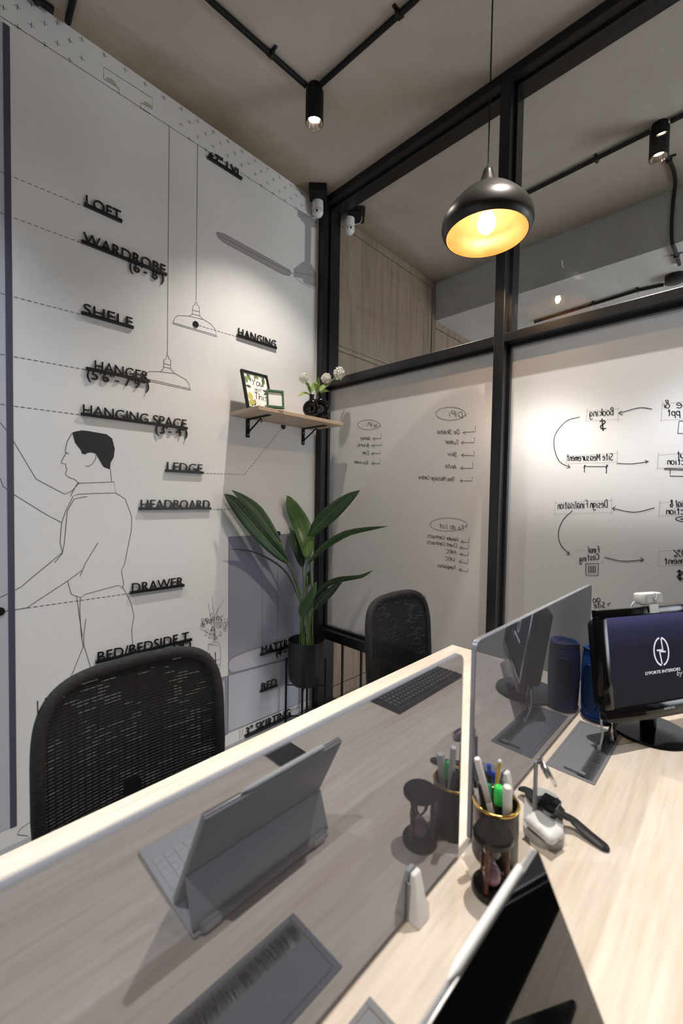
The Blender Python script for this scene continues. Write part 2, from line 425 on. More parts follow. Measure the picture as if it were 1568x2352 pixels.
# single-stroke handwriting alphabet: x 0..4, baseline 0, x-height 4, caps 6
HW = {
'a': "4,3.4 2.5,4 .8,3.4 .2,1.6 1,.2 2.6,.5 3.8,3.2 3.7,.6 4.4,.2", 'b': "0,6 .2,0 .3,2.5 1.8,3.8 3.2,2.8 3,.8 1.5,0 .2,.6",
'c': "3.6,3.4 2,4 .5,2.8 .4,1 1.8,0 3.6,.7", 'd': "3.6,3 2,3.9 .4,2.4 .5,.6 2,0 3.5,1.6 3.8,6 3.7,.2", 'e': ".4,2 3.4,2.4 2.8,3.8 1.2,3.6 .3,1.8 1.4,.1 3.6,.6",
'g': "3.6,3.2 2,4 .5,2.6 1,.8 2.6,.9 3.6,3.2 3.5,-1.4 2,-2.2 .4,-1.4", 'h': "0,6 .1,0 .6,2.6 2.2,3.8 3.2,2.8 3.3,0", 'i': "1,3.8 1,.4 1.6,0;1,5.2 1.1,5.4",
'k': "0,6 .1,0;3,3.8 .2,1.8 3.2,0", 'l': ".6,6 .5,.6 1.3,0", 'm': "0,3.8 .1,0 .4,2.8 1.6,3.9 2.2,2.6 2.3,0 2.7,2.8 3.8,3.9 4.5,2.6 4.6,0",
'n': "0,3.8 .1,0 .5,2.8 2,3.9 3,2.6 3.1,0", 'o': "2,4 .5,3 .4,1 1.8,0 3.3,1 3.3,3 2,4", 'p': ".3,3.8 .2,-2.4;.3,2.6 1.8,3.9 3.2,2.8 2.9,.8 1.4,.1 .3,.9",
'r': "0,3.8 .2,0 .6,2.6 2,3.9 3,3.4", 's': "3,3.5 1.6,4 .6,3 2.6,1.5 2.2,.2 .3,.4", 't': "1.3,6 1.2,.6 2.2,0;0,4 2.8,4.1", 'u': "0,3.8 .2,.8 1.6,0 3,1.2 3.2,3.8 3.3,.2",
'v': "0,3.8 1.5,0 3,3.9", 'w': "0,3.8 1,0 2,3 3.1,0 4.2,3.9", 'x': "0,3.8 3,0;3,3.8 0,0", 'y': "0,3.8 1.6,.6;3.2,3.8 1.4,-2 .2,-2.2", 'j': "1.4,3.8 1.2,-1.6 0,-2;1.4,5.2 1.5,5.4",
'z': "0,3.8 3,3.8 0,0 3,0", 'f': "3,5.6 2,6 1.3,5 1.2,-.6;.2,3.4 2.6,3.5", 'q': "3.6,3.4 2,4 .5,2.6 1,.6 2.6,.7 3.6,3.2 3.6,-2.2",
'A': "0,0 2,6 4,0;.7,2.2 3.4,2.3", 'B': ".2,0 .2,6 2.4,5.8 3,4.6 .4,3.2 3.2,2.6 3.2,.8 .2,0", 'C': "3.8,5 2,6 .4,4.4 .2,1.8 1.8,0 3.8,.8", 'D': ".2,0 .2,6 2.6,5.6 3.8,3.4 3,.8 .2,0",
'E': "3.4,6 .2,6 .2,0 3.5,0;.2,3.2 2.8,3.2", 'F': "3.4,6 .2,6 .1,0;.2,3.2 2.6,3.2", 'I': "1,6 1,0", 'L': ".2,6 .2,0 3.2,0", 'M': "0,0 .4,6 2.2,2 4,6 4.4,0", 'P': ".2,0 .2,6 2.8,5.7 3,3.8 .3,2.8",
'Q': "2,6 .3,4.6 .3,1.4 2,0 3.8,1.4 3.8,4.6 2,6;2.4,1.4 4.2,-.6", 'R': ".2,0 .2,6 2.8,5.7 2.9,3.8 .3,3 3.4,0", 'S': "3.4,5.2 2,6 .5,4.8 1.4,3.4 3.3,2.2 3,.4 1.2,0 .2,.9", 'T': "0,6 4,6;2,6 2,0", 'V': "0,6 2,0 4,6", 'W': "0,6 1.2,0 2.4,4.4 3.6,0 5,6",
'Y': "0,6 2,3 4,6;2,3 1.8,0", ':': "1,3.6 1.2,3.4;1,.6 1.2,.4", '.': ".6,.2 .8,0", '&': "4,0 1,4.4 1.4,6 2.6,5.2 .4,1.8 1.2,0 2.6,.2 4,2.4", '%': "0,0 4,6;.8,5.8 .1,5 .9,4.4 1.5,5 .8,5.8;3.2,1.6 2.5,.8 3.2,.1 3.9,.8 3.2,1.6",
'$': "3.4,5 2,5.6 .6,4.6 1.6,3.3 3.2,2.2 2.6,.6 .4,.8;2,6.6 2,-.6", '0': "2,6 .4,4.4 .4,1.4 2,0 3.5,1.6 3.4,4.6 2,6", '1': ".4,4.8 1.4,6 1.4,0", '3': ".4,5.4 2,6 3.2,4.8 1.4,3.2 3.4,1.8 2.4,.1 .2,.6",
}
def handwrite(b, s, p0, p1, nrm, up, size, w, slant=.12, jit=.18, off=.0006):
    """stroke text from p0 to p1 (baseline ends), cap height = size"""
    p0, p1, up = Vector(p0), Vector(p1), Vector(up)
    rnd = random.Random(s)
    glyphs = []; x = 0
    for ch in s:
        if ch == ' ': x += 3.0; continue
        st = [[tuple(float(v) for v in q.split(',')) for q in part.split()] for part in HW.get(ch, HW['o']).split(';')]
        wd = max(p[0] for q in st for p in q)
        dy = rnd.uniform(-jit, jit)
        glyphs.append([[(x+px+py*slant+rnd.uniform(-jit, jit)*.6, py+dy+rnd.uniform(-jit, jit)*.6) for px, py in q] for q in st])
        x += wd+1.0
    tot = max(x-1.0, 1)
    right = (p1-p0)/tot
    for g in glyphs:
        for q in g:
            pts = [p0 + right*px + up*(py*size/6) for px, py in q]
            b.ribbon(catmull(pts, 3), w, nrm, off)

# ================================================================ ROOM SHELL
Y0, X1, Y1 = -1.7, 3.4, 6.2
def struct(b, name, m, parent=None, label=None, smooth=False):
    return b.obj(name, m, parent, smooth, kind='structure', label=label)
struct(B().box(XW-.15, X1+.1, Y0-.1, 1.98, -.1, 0), 'floor', M_floor, label='grey tiled office floor')
struct(B().box(XW-.15, X1+.1, 1.98, Y1, -.1, 0), 'floor_corridor', M_cfloor, label='wood-look corridor floor beyond the partition')
struct(B().box(XW-.15, X1+.1, Y0-.1, 3.29, ZC, ZC+.1), 'ceiling', M_conc, label='bare concrete ceiling slab')
struct(B().box(XW-.15, X1+.1, 3.29, Y1, 3.0, ZC+.1), 'trim_1', M_conc2, label='lower concrete beam and soffit over the corridor')
wall_left = struct(B().box(XW-.12, XW, Y0, 1.98, 0, ZC), 'wall_left', M_wall, label='white wall with printed line drawing mural')
struct(B().box(X1, X1+.1, Y0, Y1, 0, ZC), 'wall_right', M_wall2)
b = B()
b.box(XW, -2.0, Y0-.1, Y0, 0, ZC).box(-.3, X1, Y0-.1, Y0, 0, ZC).box(-2.0, -.3, Y0-.1, Y0, 0, .08).box(-2.0, -.3, Y0-.1, Y0, 1.8, ZC)
struct(b, 'wall_back', M_wall2)
w2 = thing('added_window_2', None, None, (-1.15, Y0, .08), kind='structure')  # window added out of view behind the camera to hold the cool fill
for x in (-2.0, -1.175, -.35): B().box(x, x+.05, Y0-.08, Y0-.03, .08, 1.8).obj('mullion', M_black, w2)
for z in (.08, 1.75): B().box(-2.0, -.3, Y0-.08, Y0-.03, z, z+.05).obj('rail', M_black, w2)
wc_ = struct(B().box(XW, X1, Y1, Y1+.1, 0, 3.0), 'wall_corridor', M_wall)
M_dado = noisy('corridor_dado', (.06, .065, .07), (.09, .095, .10), (1, 1, 1), 4, .5, nscale=3)
for k in range(5): B().box(XW+.02+k*1.09, XW+1.10+k*1.09, Y1-.03, Y1, 0, 1.25, .003, 1).obj('dado_panel', M_dado, wc_)

# corridor wood panelling, in the same plane as the mural wall
wd = struct(B().box(XW-.12, XW-.012, 1.98, Y1, 0, ZC), 'wall_panelling', M_panel, label='grey-brown wood panelled corridor wall')
def panel(y0, y1, z0, z1, proud=0.0, nm='panel'):
    B().box(XW-.02, XW+proud, y0, y1, z0, z1, .002, 1).obj(nm, M_panel, wd)
panel(2.035, 3.235, 2.495, 3.27); panel(2.035, 3.235, .08, 2.425)
for y0, y1, z0, z1 in ((2.03, 3.26, 3.273, 3.328), (1.985, 2.032, 0, 3.328), (3.24, 3.262, 0, 3.27), (3.266, 3.286, 0, 3.328), (2.035, 3.237, 2.462, 2.492), (2.035, 3.237, 2.428, 2.458), (1.985, 6.1, 0, .075)):
    panel(y0, y1, z0, z1, .008, 'trim')
panel(3.30, 4.5, .08, 2.94); panel(4.51, 6.1, .08, 2.94); panel(3.29, 6.1, 2.945, 2.998, .008, 'trim')

# ================================================================ BLACK FRAMED GLASS PARTITION
part = thing('window_1', 'black framed glass partition with frosted lower panes', None, (0, YP, 0), kind='structure')
def bar(name, x0, x1, z0, z1, y0=YP, y1=2.03, bev=.003):
    return B().box(x0, x1, y0, y1, z0, z1, bev).obj(name, M_black, part)
PX = [(XW+.002, -2.022), (-.873, -.825), (.305, .353), (1.48, 1.53), (2.64, 2.69)]
for x0, x1 in PX: bar('post', x0, x1, 0, ZC-.002)
spans = [(PX[i][1], PX[i+1][0]) for i in range(4)]
RZ = [(3.285, ZC-.002), (2.125, 2.165), (.494, .553)]
for x0, x1 in spans:
    for z0, z1 in RZ: bar('rail', x0-.001, x1+.001, z0, z1)
    bar('sill', x0, x1, 0, .04)
    # glazing beads, set back against the glass
    for z0, z1 in ((.553, 2.125), (2.165, 3.285)):
        b = B()
        b.box(x0, x0+.012, 1.93, 1.95, z0, z1).box(x1-.012, x1, 1.93, 1.95, z0, z1)
        b.box(x0, x1, 1.93, 1.95, z0, z0+.012).box(x0, x1, 1.93, 1.95, z1-.012, z1)
        b.obj('glazing_bead', M_black, part)
panes = []
for x0, x1 in spans:
    panes.append(B().poly([(x0, YG, .553), (x1, YG, .553), (x1, YG, 2.125), (x0, YG, 2.125)]).obj('frosted_pane', M_frost, part, label='frosted glass pane with mirrored marker writing'))
    B().poly([(x0, YG, 2.165), (x1, YG, 2.165), (x1, YG, 3.285), (x0, YG, 3.285)]).obj('clear_pane', M_glass, part)
    if x0 > -1:
        B().box(x0, x1, 1.93, 1.95, .04, .495).obj('added_dark_panel', M_black, part)  # solid black panels added out of view to darken the tablet screen's reflection
        continue
    n = int((x1-x0)/.16)
    for k in range(n):
        x = x0+.173+.16*k
        if x < x1-.03: B().box(x-.006, x+.006, 1.93, 1.942, .04, .495).obj('baluster', M_black, part)

# ---- mirrored marker writing on the frosted panes (written from the corridor side)
GN = (0, -1, 0)
def gq(x, y): return at_y(700+x/1.8065, 850+y/1.8065, YG-.001)
def note(pane, items, name='handwriting', m=M_marker, w=.0028):
    b = B()
    for it in items:
        if it[0] == 't':     # text, right end, left end, size
            _, s, a, c, size = it
            handwrite(b, s, gq(*a), gq(*c), GN, (0, 0, 1), size*.56, w)
        elif it[0] == 'l':
            b.ribbon([gq(*p) for p in it[1]], w, GN)
        elif it[0] == 'c':
            b.ribbon(catmull([gq(*p) for p in it[1]], 6), w, GN)
        elif it[0] == 'o':   # oval, slightly open
            _, (cx, cy), rx, ry = it
            b.ribbon([gq(cx+rx*math.cos(t), cy+ry*math.sin(t)-4*math.cos(t*.5)) for t in [(.1+i*6.5/40) for i in range(41)]], w*.8, GN)
    return b.obj(name, m, pane)
def hook(a, c, d):
    return [('l', [a, c, d]), ('l', [(d[0]+12, d[1]-6), d, (d[0]+10, d[1]+7)])]
P0, P1_ = panes[0], panes[1]
note(P0, [('o', (605, 181), 62, 30), ('t', 'DIPi :', (655, 197), (575, 186), .046)])
for (a, c, d, s, p, q) in (((707, 232), (707, 255), (655, 260), 'De Shikha.', (640, 266), (545, 264)), ((703, 280), (703, 301), (648, 302), 'Tushar', (638, 309), (582, 306)),
        ((702, 335), (702, 356), (648, 353), 'Shiv', (630, 360), (594, 355)), ((696, 385), (697, 408), (645, 407), 'Anita.', (627, 411), (580, 405)),
        ((694, 443), (694, 460), (643, 459), 'Thai Massage Centre', (622, 462), (473, 452))):
    note(P0, hook(a, c, d) + [('t', s, p, q, .040)])
note(P0, [('o', (266, 227), 47, 23), ('t', 'WIPi :', (300, 238), (242, 232), .042)])
for (a, c, d, s, p, q) in (((317, 265), (317, 283), (281, 285), 'Abhay', (270, 291), (230, 287)), ((317, 300), (318, 312), (277, 313), 'Bisuraj', (265, 319), (217, 314)),
        ((314, 332), (314, 345), (275, 347), 'Ede', (265, 351), (240, 348)), ((311, 370), (312, 388), (277, 388), 'Ravinder.', (262, 391), (200, 386))):
    note(P0, hook(a, c, d) + [('t', s, p, q, .034)])
note(P0, [('o', (596, 641), 77, 30), ('t', 'To do list :', (662, 667), (545, 653), .044)])
for (a, c, d, s, p, q) in (((681, 698), (680, 715), (646, 713), 'Vendor Contracts', (636, 711), (510, 694)), ((679, 725), (679, 742), (642, 737), 'Client Contracts', (632, 736), (507, 720)),
        ((678, 753), (678, 771), (642, 764), 'MRC', (627, 765), (585, 759)), ((676, 783), (675, 803), (639, 794), 'VRC', (624, 795), (583, 789)), ((677, 825), (676, 837), (638, 829), 'Templates.', (627, 829), (548, 816))):
    note(P0, hook(a, c, d) + [('t', s, p, q, .034)])
def arrow(pts, head):
    return [('c', pts), ('l', [head[0], pts[-1], head[1]])]
W2 = .0034
note(P1_, [('t', 'Booking', (1280, 186), (1182, 194), .052)], w=W2)
note(P1_, [('t', '$', (1253, 248), (1226, 250), .075)], w=.005)
note(P1_, arrow([(1440, 162), (1385, 157), (1300, 180)], ((1315, 168), (1318, 186))), 'arrow_mark', w=W2)
note(P1_, arrow([(1140, 195), (1085, 212), (1040, 265), (1034, 320), (1055, 378), (1100, 405)], ((1092, 392), (1085, 408))), 'arrow_mark', w=W2)
note(P1_, [('t', 'Site Measurement', (1278, 374), (1088, 378), .050)], w=W2)
note(P1_, [('l', [(1160, 400), (1253, 401)]), ('l', [(1160, 394), (1159, 425)]), ('l', [(1252, 392), (1250, 430)]), ('l', [(1165, 394), (1155, 406)]), ('l', [(1258, 394), (1247, 408)])], 'dimension_mark', w=W2)
note(P1_, arrow([(1295, 388), (1360, 389), (1425, 380)], ((1410, 374), (1412, 387))), 'arrow_mark', w=W2)
note(P1_, [('t', 'Design Finalisation.', (1255, 570), (1045, 576), .054)], w=W2)
note(P1_, arrow([(1450, 572), (1365, 590), (1275, 574)], ((1288, 566), (1285, 584))), 'arrow_mark', w=W2)
note(P1_, arrow([(1110, 583), (1072, 620), (1052, 670), (1060, 722), (1098, 765)], ((1092, 752), (1084, 765))), 'arrow_mark', w=W2)
note(P1_, [('t', 'Final', (1220, 757), (1175, 757), .044), ('t', 'Costing', (1220, 785), (1140, 795), .044)], w=W2)
note(P1_, [('l', [(1165, 803), (1217, 803), (1215, 854), (1165, 850), (1165, 803)])] + [('l', [(1177+k, 812), (1176+k, 842)]) for k in range(0, 31, 7)], 'quote_sheet_mark', w=W2)
note(P1_, arrow([(1242, 777), (1320, 793), (1405, 787)], ((1392, 778), (1390, 795))), 'arrow_mark', w=W2)
note(P1_, [('t', 'Site &', (1640, 156), (1490, 158), .05), ('t', 'ppt', (1556, 188), (1505, 190), .044)], w=W2)
note(P1_, [('l', [(1640, 212), (1552, 212), (1546, 263), (1640, 266)])], 'laptop_mark', w=W2)
note(P1_, [('t', 'Layout', (1640, 366), (1545, 364), .042), ('t', 'Selection', (1640, 394), (1505, 392), .042)], w=W2)
note(P1_, [('l', [(1640, 412), (1490, 408), (1490, 413), (1640, 418)]), ('l', [(1515, 415), (1514, 440), (1640, 444)])], 'screen_mark', w=W2)
note(P1_, [('t', 'Material &', (1640, 568), (1515, 568), .046), ('t', 'Selection', (1640, 598), (1500, 598), .042)], w=W2)
note(P1_, [('c', [(1640, 612), (1570, 608), (1538, 616), (1560, 628), (1640, 634)]), ('c', [(1640, 620), (1556, 618), (1640, 628)])], 'sample_mark', w=W2)
note(P1_, [('t', '100%', (1640, 776), (1532, 776), .048), ('t', 'Payment', (1640, 804), (1492, 806), .044)], w=W2)
note(P1_, [('t', '$', (1572, 870), (1546, 870), .06)], w=.006)
note(P1_, [('t', 'Go', (1226, 962), (1196, 966), .05), ('t', 'Site', (1245, 985), (1200, 988), .04), ('l', [(1268, 965), (1254, 972), (1262, 978)])], w=W2)
# rubbed-out boxes left behind the words
for x0, y0, x1, y1 in ((1168, 160, 1300, 208), (1085, 345, 1296, 386), (1036, 540, 1272, 594), (1125, 735, 1235, 798), (1480, 128, 1600, 206), (1464, 342, 1600, 405), (1470, 540, 1600, 602), (1466, 735, 1600, 806)):
    note(P1_, [('l', [(x0, y0+12), (x1+4, y0)]), ('l', [(x1, y0-10), (x1-2, y1+6)]), ('l', [(x1+5, y1-4), (x0, y1+3)]), ('l', [(x0+3, y0), (x0-3, y1+8)])], 'erased_box_mark', M_markerf, .0016)

# ================================================================ MURAL PRINTED ON THE LEFT WALL
WN = (1, 0, 0)
def c1(x, y): return at_x(x/2, y/2, XW)
def c2(x, y): return at_x(x/2, 400+y/2, XW)
def c3(x, y): return at_x(x/2, 900+y/2, XW)
def cb(x, y): return at_x(480+x/3.136, 1100+y/3.136, XW)
def px(x, y): return at_x(x, y, XW)
def dashed(b, pts, w=.0028, dash=.014, gap=.007):
    for p, q in zip(pts, pts[1:]):
        L = (q-p).length; t = 0; d = (q-p)/L
        while t < L:
            b.ribbon([p+d*t, p+d*min(t+dash, L)], w, WN, .0007); t += dash+gap
def fill(name, pts, m, off, outline=True):
    b = B(); b.poly([p+Vector((off, 0, 0)) for p in pts])
    o = b.obj(name, m, wall_left)
    if outline:
        B().ribbon(pts, .0022, WN, off+.0003, close=True).obj('outline', M_line, o)
    return o
def lines(name, strokes, w=.0024, smooth=False, parent=None):
    b = B()
    for s in strokes: b.ribbon(catmull(s, 4) if smooth else s, w, WN, .0008)
    return b.obj(name, M_line, parent or wall_left)
def S(f, *p): return [f(*q) for q in p]

lines('printed_man', [
    S(c3, (330,190),(307,230),(299,270),(304,280),(282,318),(282,328),(303,332),(302,345),(308,358),(300,372),(302,382),(320,395),(340,400),(362,418)),
    S(c3, (298,276),(318,285)), S(c3, (440,288),(440,305),(425,330),(405,343),(392,338)), S(c3, (507,356),(512,414)),
    S(c3, (355,420),(524,413),(532,464),(400,468),(362,470),(322,480),(355,420)),
    S(c3, (400,480),(340,492),(308,548),(304,600),(296,690),(285,745)), S(c3, (335,480),(300,550),(283,600),(275,690),(287,740),(250,785)),
    S(c3, (532,464),(575,492),(605,575),(603,635),(572,790),(557,820),(568,885),(560,902),(545,888),(390,930),(372,945),(327,930),(310,868)),
    S(c3, (283,740),(150,850),(95,897),(0,945)), S(c3, (310,868),(122,992),(10,1010)), S(c3, (450,692),(390,790),(367,848)), S(c3, (376,820),(310,868)),
    S(c3, (0,140),(40,190),(165,400),(297,470),(330,455),(362,420)), S(c3, (0,395),(15,435),(70,475),(215,565),(283,600)),
    S(c3, (352,938),(365,1040),(378,1120),(372,1130)), S(c3, (368,945),(366,1000),(372,1110),(382,1170),(315,1335),(240,1480),(160,1960),(90,2010),(80,2034),(130,2040)),
    S(c3, (394,1042),(384,1120),(384,1160),(424,1295),(470,1500)), S(c3, (560,890),(602,970),(615,1030),(604,1090),(610,1180),(620,1500))])
fill('printed_hair', S(c3, (331,187),(347,182),(375,177),(405,180),(490,195),(515,215),(527,262),(522,300),(507,328),(505,356),(475,345),(460,320),(440,285),(420,278),(400,280),(392,287),(376,284),(372,270),(345,235)), M_ink, .0009, False)
lampA = lines('printed_pendant_lamp', [S(px, (388.5,290),(384,817)), S(c2, (660,945),(668,915),(690,906),(735,908),(750,895),(752,852),(762,850),(765,832),(771,832),(776,850),(784,853),(783,893),(802,915),(855,945),(868,965),(876,993),(660,945)),
    S(c2, (752,870),(784,878)), S(c2, (750,885),(784,893)), S(c2, (735,908),(802,916)), S(c2, (662,938),(874,986))])
lampB = lines('printed_pendant_lamp', [S(px, (453.5,331),(450,690)), S(c2, (793,687),(803,660),(815,650),(865,652),(882,645),(886,605),(894,602),(897,587),(903,587),(906,603),(914,606),(917,650),(930,665),(970,690),(985,710),(997,748),(793,687)),
    S(c2, (886,625),(915,632)), S(c2, (884,642),(917,652)), S(c2, (866,652),(930,667)), S(c2, (796,682),(995,741))])
fan = fill('printed_ceiling_fan', S(c2, (993,270),(1000,267),(1030,275),(1330,440),(1336,452),(1330,467),(1300,462),(1020,310),(1000,290)), M_fan, .0004)
for pts in (S(c2, (1349,435),(1394,402),(1430,415),(1450,455),(1452,498),(1390,480),(1349,470)), S(c2, (1402,232),(1428,238),(1425,412),(1400,402)), S(c2, (1365,160),(1452,213),(1452,250),(1402,232),(1368,192)), S(c2, (1390,482),(1452,500),(1450,520),(1395,500))):
    B().poly([p+Vector((.0004, 0, 0)) for p in pts]).ribbon(pts, .0022, WN, .0007, close=True).obj('fan_body', M_fan, fan)
lines('fan_outline', [S(c2, (1349,470),(1390,505),(1452,530)), S(c2, (1000,280),(1334,452)), S(c2, (1349,450),(1452,470)), S(c2, (1368,175),(1452,228)), S(c2, (1336,455),(1349,458))], parent=fan)

stripe_y0, stripe_y1 = px(7, 60).y, px(21.5, 60).y
fill('printed_wardrobe_edge', [Vector((XW, stripe_y0, 3.175)), Vector((XW, stripe_y1, 3.175)), Vector((XW, stripe_y1, .07)), Vector((XW, stripe_y0, .07))], M_lilacd, .0012)
fill('printed_wardrobe', [Vector((XW, -1.2, 3.172)), Vector((XW, stripe_y0, 3.172)), Vector((XW, stripe_y0, .073)), Vector((XW, -1.2, .073))], M_lilacl, .0003)
hb = fill('printed_headboard', S(cb, (140,418),(735,388),(735,1258),(138,1415)), M_lilac, .0003)
lines('headboard_seam', [S(cb, (382,405),(380,1215)), S(cb, (494,400),(492,1170))], .002, parent=hb)
fill('printed_mattress', catmull(S(cb, (735,1112),(560,1152),(400,1203),(250,1252),(165,1292),(142,1325),(139,1355),(150,1383),(190,1390),(400,1335),(735,1247)), 3), M_lilacl, .0006)
fill('printed_bed', S(cb, (138,1415),(735,1258),(735,1580),(138,1822)), M_lilacl, .0008)
lines('printed_skirting', [S(cb, (60,1862),(720,1585)), S(cb, (83,1880),(85,1850)), S(cb, (220,1800),(222,1880)), S(cb, (245,1790),(232,1860)), S(cb, (600,1640),(580,1700)), S(cb, (640,1625),(620,1690)), S(cb, (680,1610),(660,1680))])
bst = fill('printed_bedside_table', S(cb, (-60,1470),(135,1418),(135,1840),(-60,1902)), M_lilac, .0003)
for pts in (S(cb, (-40,1488),(115,1448),(115,1638),(-40,1690)), S(cb, (-40,1692),(115,1640),(115,1820),(-40,1870))):
    B().poly([p+Vector((.0008, 0, 0)) for p in pts]).obj('drawer_front', M_lilacl, bst)
    B().ribbon(pts, .0022, WN, .0012, close=True).obj('outline', M_line, bst)
vs = [S(c3, (955,1160),(1000,1148),(1010,1170),(1014,1230),(1002,1310)), S(c3, (955,1160),(958,1180),(945,1220),(955,1300)), S(c3, (955,1160),(1000,1165)), S(c3, (950,1240),(1012,1228)), S(c3, (950,1265),(1010,1252)), S(c3, (952,1290),(1006,1280)),
      S(c3, (956,970),(975,1100)), S(c3, (974,936),(988,1150)), S(c3, (1028,953),(985,1030),(980,1150)), S(c3, (1000,990),(985,1100))]
rn = random.Random(3)
for k in range(46):
    a = rn.uniform(0, 6.28); r = math.sqrt(rn.random())
    cx, cy, q = 982+r*60*math.cos(a), 1075+r*55*math.sin(a), rn.uniform(6, 14)
    vs.append([c3(cx+q*math.cos(t*1.1+a)*(.5+.5*math.cos(t)), cy+q*.8*math.sin(t+a)) for t in [i*6.6/9 for i in range(10)]])
lines('printed_flower_vase', vs, .0016)
ld = B()
for pts in (S(px, (0,394),(190,473)), S(px, (0,488.5),(185,557.5)), S(px, (0,673.5),(185,722)), S(px, (0,813.5),(196,849)), S(px, (0,928.5),(184,953)), S(px, (457,748),(542,773)), S(px, (465,1087),(561,1090),(648,982)), S(px, (482,1170),(598,1170),(636,1222)), S(px, (298,1363),(0,1405))):
    dashed(ld, pts)
ld.obj('printed_leader_lines', M_line, wall_left)
for (x, y, r) in ((449, 745, .0155), (650, 980, .0165), (638.5, 1226, .0165), (-1, 1404.5, .0165)):
    p = px(x, y); B().cyl(p+Vector((-.002, 0, 0)), p+Vector((.004, 0, 0)), r, n=24).obj('marker_dot', M_sign, wall_left)
# ceiling band with plus marks and the two cove lights
zb = px(388.5, 290).z
lines('printed_ceiling_line', [[Vector((XW, -1.2, zb)), Vector((XW, 1.875, zb))]])
pb = B()
for r_, z in enumerate((zb+.004, zb+.042, zb+.080, zb+.118, zb+.15)):
    y = -.2+(.043 if r_ % 2 else 0)
    while y < 1.87:
        if not (.55 < y < .92 and z < zb+.11) or r_ > 3:
            c = Vector((XW, y, z+rn.uniform(-.004, .004)))
            pb.ribbon([c+Vector((0, -.011, 0)), c+Vector((0, .011, 0))], .0018, WN, .0008).ribbon([c+Vector((0, 0, -.011)), c+Vector((0, 0, .011))], .0018, WN, .0008)
        y += .086
pb.obj('printed_plus_marks', M_line, wall_left)
lines('printed_cove', [S(c1, (546,432),(546,407),(476,362),(476,308),(699,452),(699,502),(646,472),(646,498),(690,525))])
for cx, cy in ((512, 378), (679, 487)):
    c = c1(cx, cy)
    B().poly([c+Vector((.0009, .022*math.cos(t), .018*math.sin(t)-.004)) for t in [i*PI/10 for i in range(11)]]).obj('printed_cove_lamp', M_yel, wall_left)

# ---- raised black lettering
def sign(text, pL, pR, label, cap=.047, sub=None, sl=None, sr=None, x0=0.0):
    a, c = px(*pL), px(*pR); z = (a.z+c.z)/2
    t = thing('wall_lettering', label, 'lettering', (XW, (a.y+c.y)/2, z), 'raised black letters on the mural wall')
    B().box(XW+.001, XW+.014, a.y, c.y, z, z+.0125).obj('underline', M_sign, t)
    def put(s, y0, y1, zz, h):
        for vs_, fs in place_text(s, (XW+.004, y0, zz), (0, 1, 0), (0, 0, 1), WN, height=h, width=y1-y0, depth=.006):
            b = B(); add_vf(b, vs_, fs); b.obj('letter', M_sign, t)
    put(text, a.y+.008+x0, c.y-.004, z+.005, cap)
    if sub:
        put(sub, px(sl, 0*0+(pL[1]+(pR[1]-pL[1])*(sl-pL[0])/(pR[0]-pL[0]))).y, px(sr, pL[1]+(pR[1]-pL[1])*(sr-pL[0])/(pR[0]-pL[0])).y, z-.036, .044)
    return t
sign('+7" LVL', (475, 365), (553.5, 415), 'short raised black sign reading +7 LVL just below the ceiling', .045)
sign('LOFT', (191.5, 475), (278.5, 513), 'raised black sign reading LOFT, highest of the left column')
sign('WARDROBE', (185.5, 559), (381, 635.5), 'raised black sign reading WARDROBE with 6 to 8 feet below', sub="(6'- 8')", sl=296, sr=375)
sign('SHELF', (185.5, 723), (305, 756.5), 'raised black sign reading SHELF between WARDROBE and HANGER')
sign('HANGING', (542.5, 774), (633, 802), 'raised black sign reading HANGING above the wall shelf')
sign('HANGER', (196.5, 850), (342, 880), 'raised black sign reading HANGER with 5 feet 6 to 7 feet 9 below', sub='(5\'6"- 7\'9")', sl=198, sr=341, x0=.025)
sign('HANGING SPACE', (184.5, 954), (428.5, 988), 'long raised black sign reading HANGING SPACE above the printed man', sub="(3'- 4')", sl=356, sr=429)
sign('LEDGE', (378.5, 1085.5), (465, 1087), 'raised black sign reading LEDGE left of the wall shelf shadow')
sign('HEADBOARD', (318, 1171), (482, 1170.5), 'raised black sign reading HEADBOARD behind the printed man')
sign('DRAWER', (297.5, 1364), (421, 1346), 'raised black sign reading DRAWER at the printed man’s waist')
sign('BED/BEDSIDE T.', (218.5, 1524), (438.5, 1469.5), 'raised black sign reading BED/BEDSIDE T. above the near chair', sub='(10"- 1\'9")', sl=332, sr=437)
a_ = px(596.4, 1505.5)
t_ = a_ + Vector((0, .30, 0)); q_ = Vector((t_.x, t_.y, t_.z-CH))
def proj(p):
    d = Vector(p)-Vector((0, 0, CH)); k = d.dot(_f); return (784+FPX*d.dot(CR)/k, 1176-FPX*d.dot(CU)/k)
pr = proj(t_)
sign('MATTRESS', (596.4, 1505.5), pr, 'raised black sign reading MATTRESS, its end hidden by the planter', .05, sub='(4"- 8")', sl=633, sr=proj(a_+Vector((0, .27, 0)))[0])
sign('BED', (596.4, 1589.5), (634.7, 1575), 'smallest raised black sign, reading BED, left of the plant stand', .05)
sign('3" SKIRTING', (560.7, 1693), (666, 1643.5), 'raised black sign reading 3 SKIRTING just above the floor', .05)

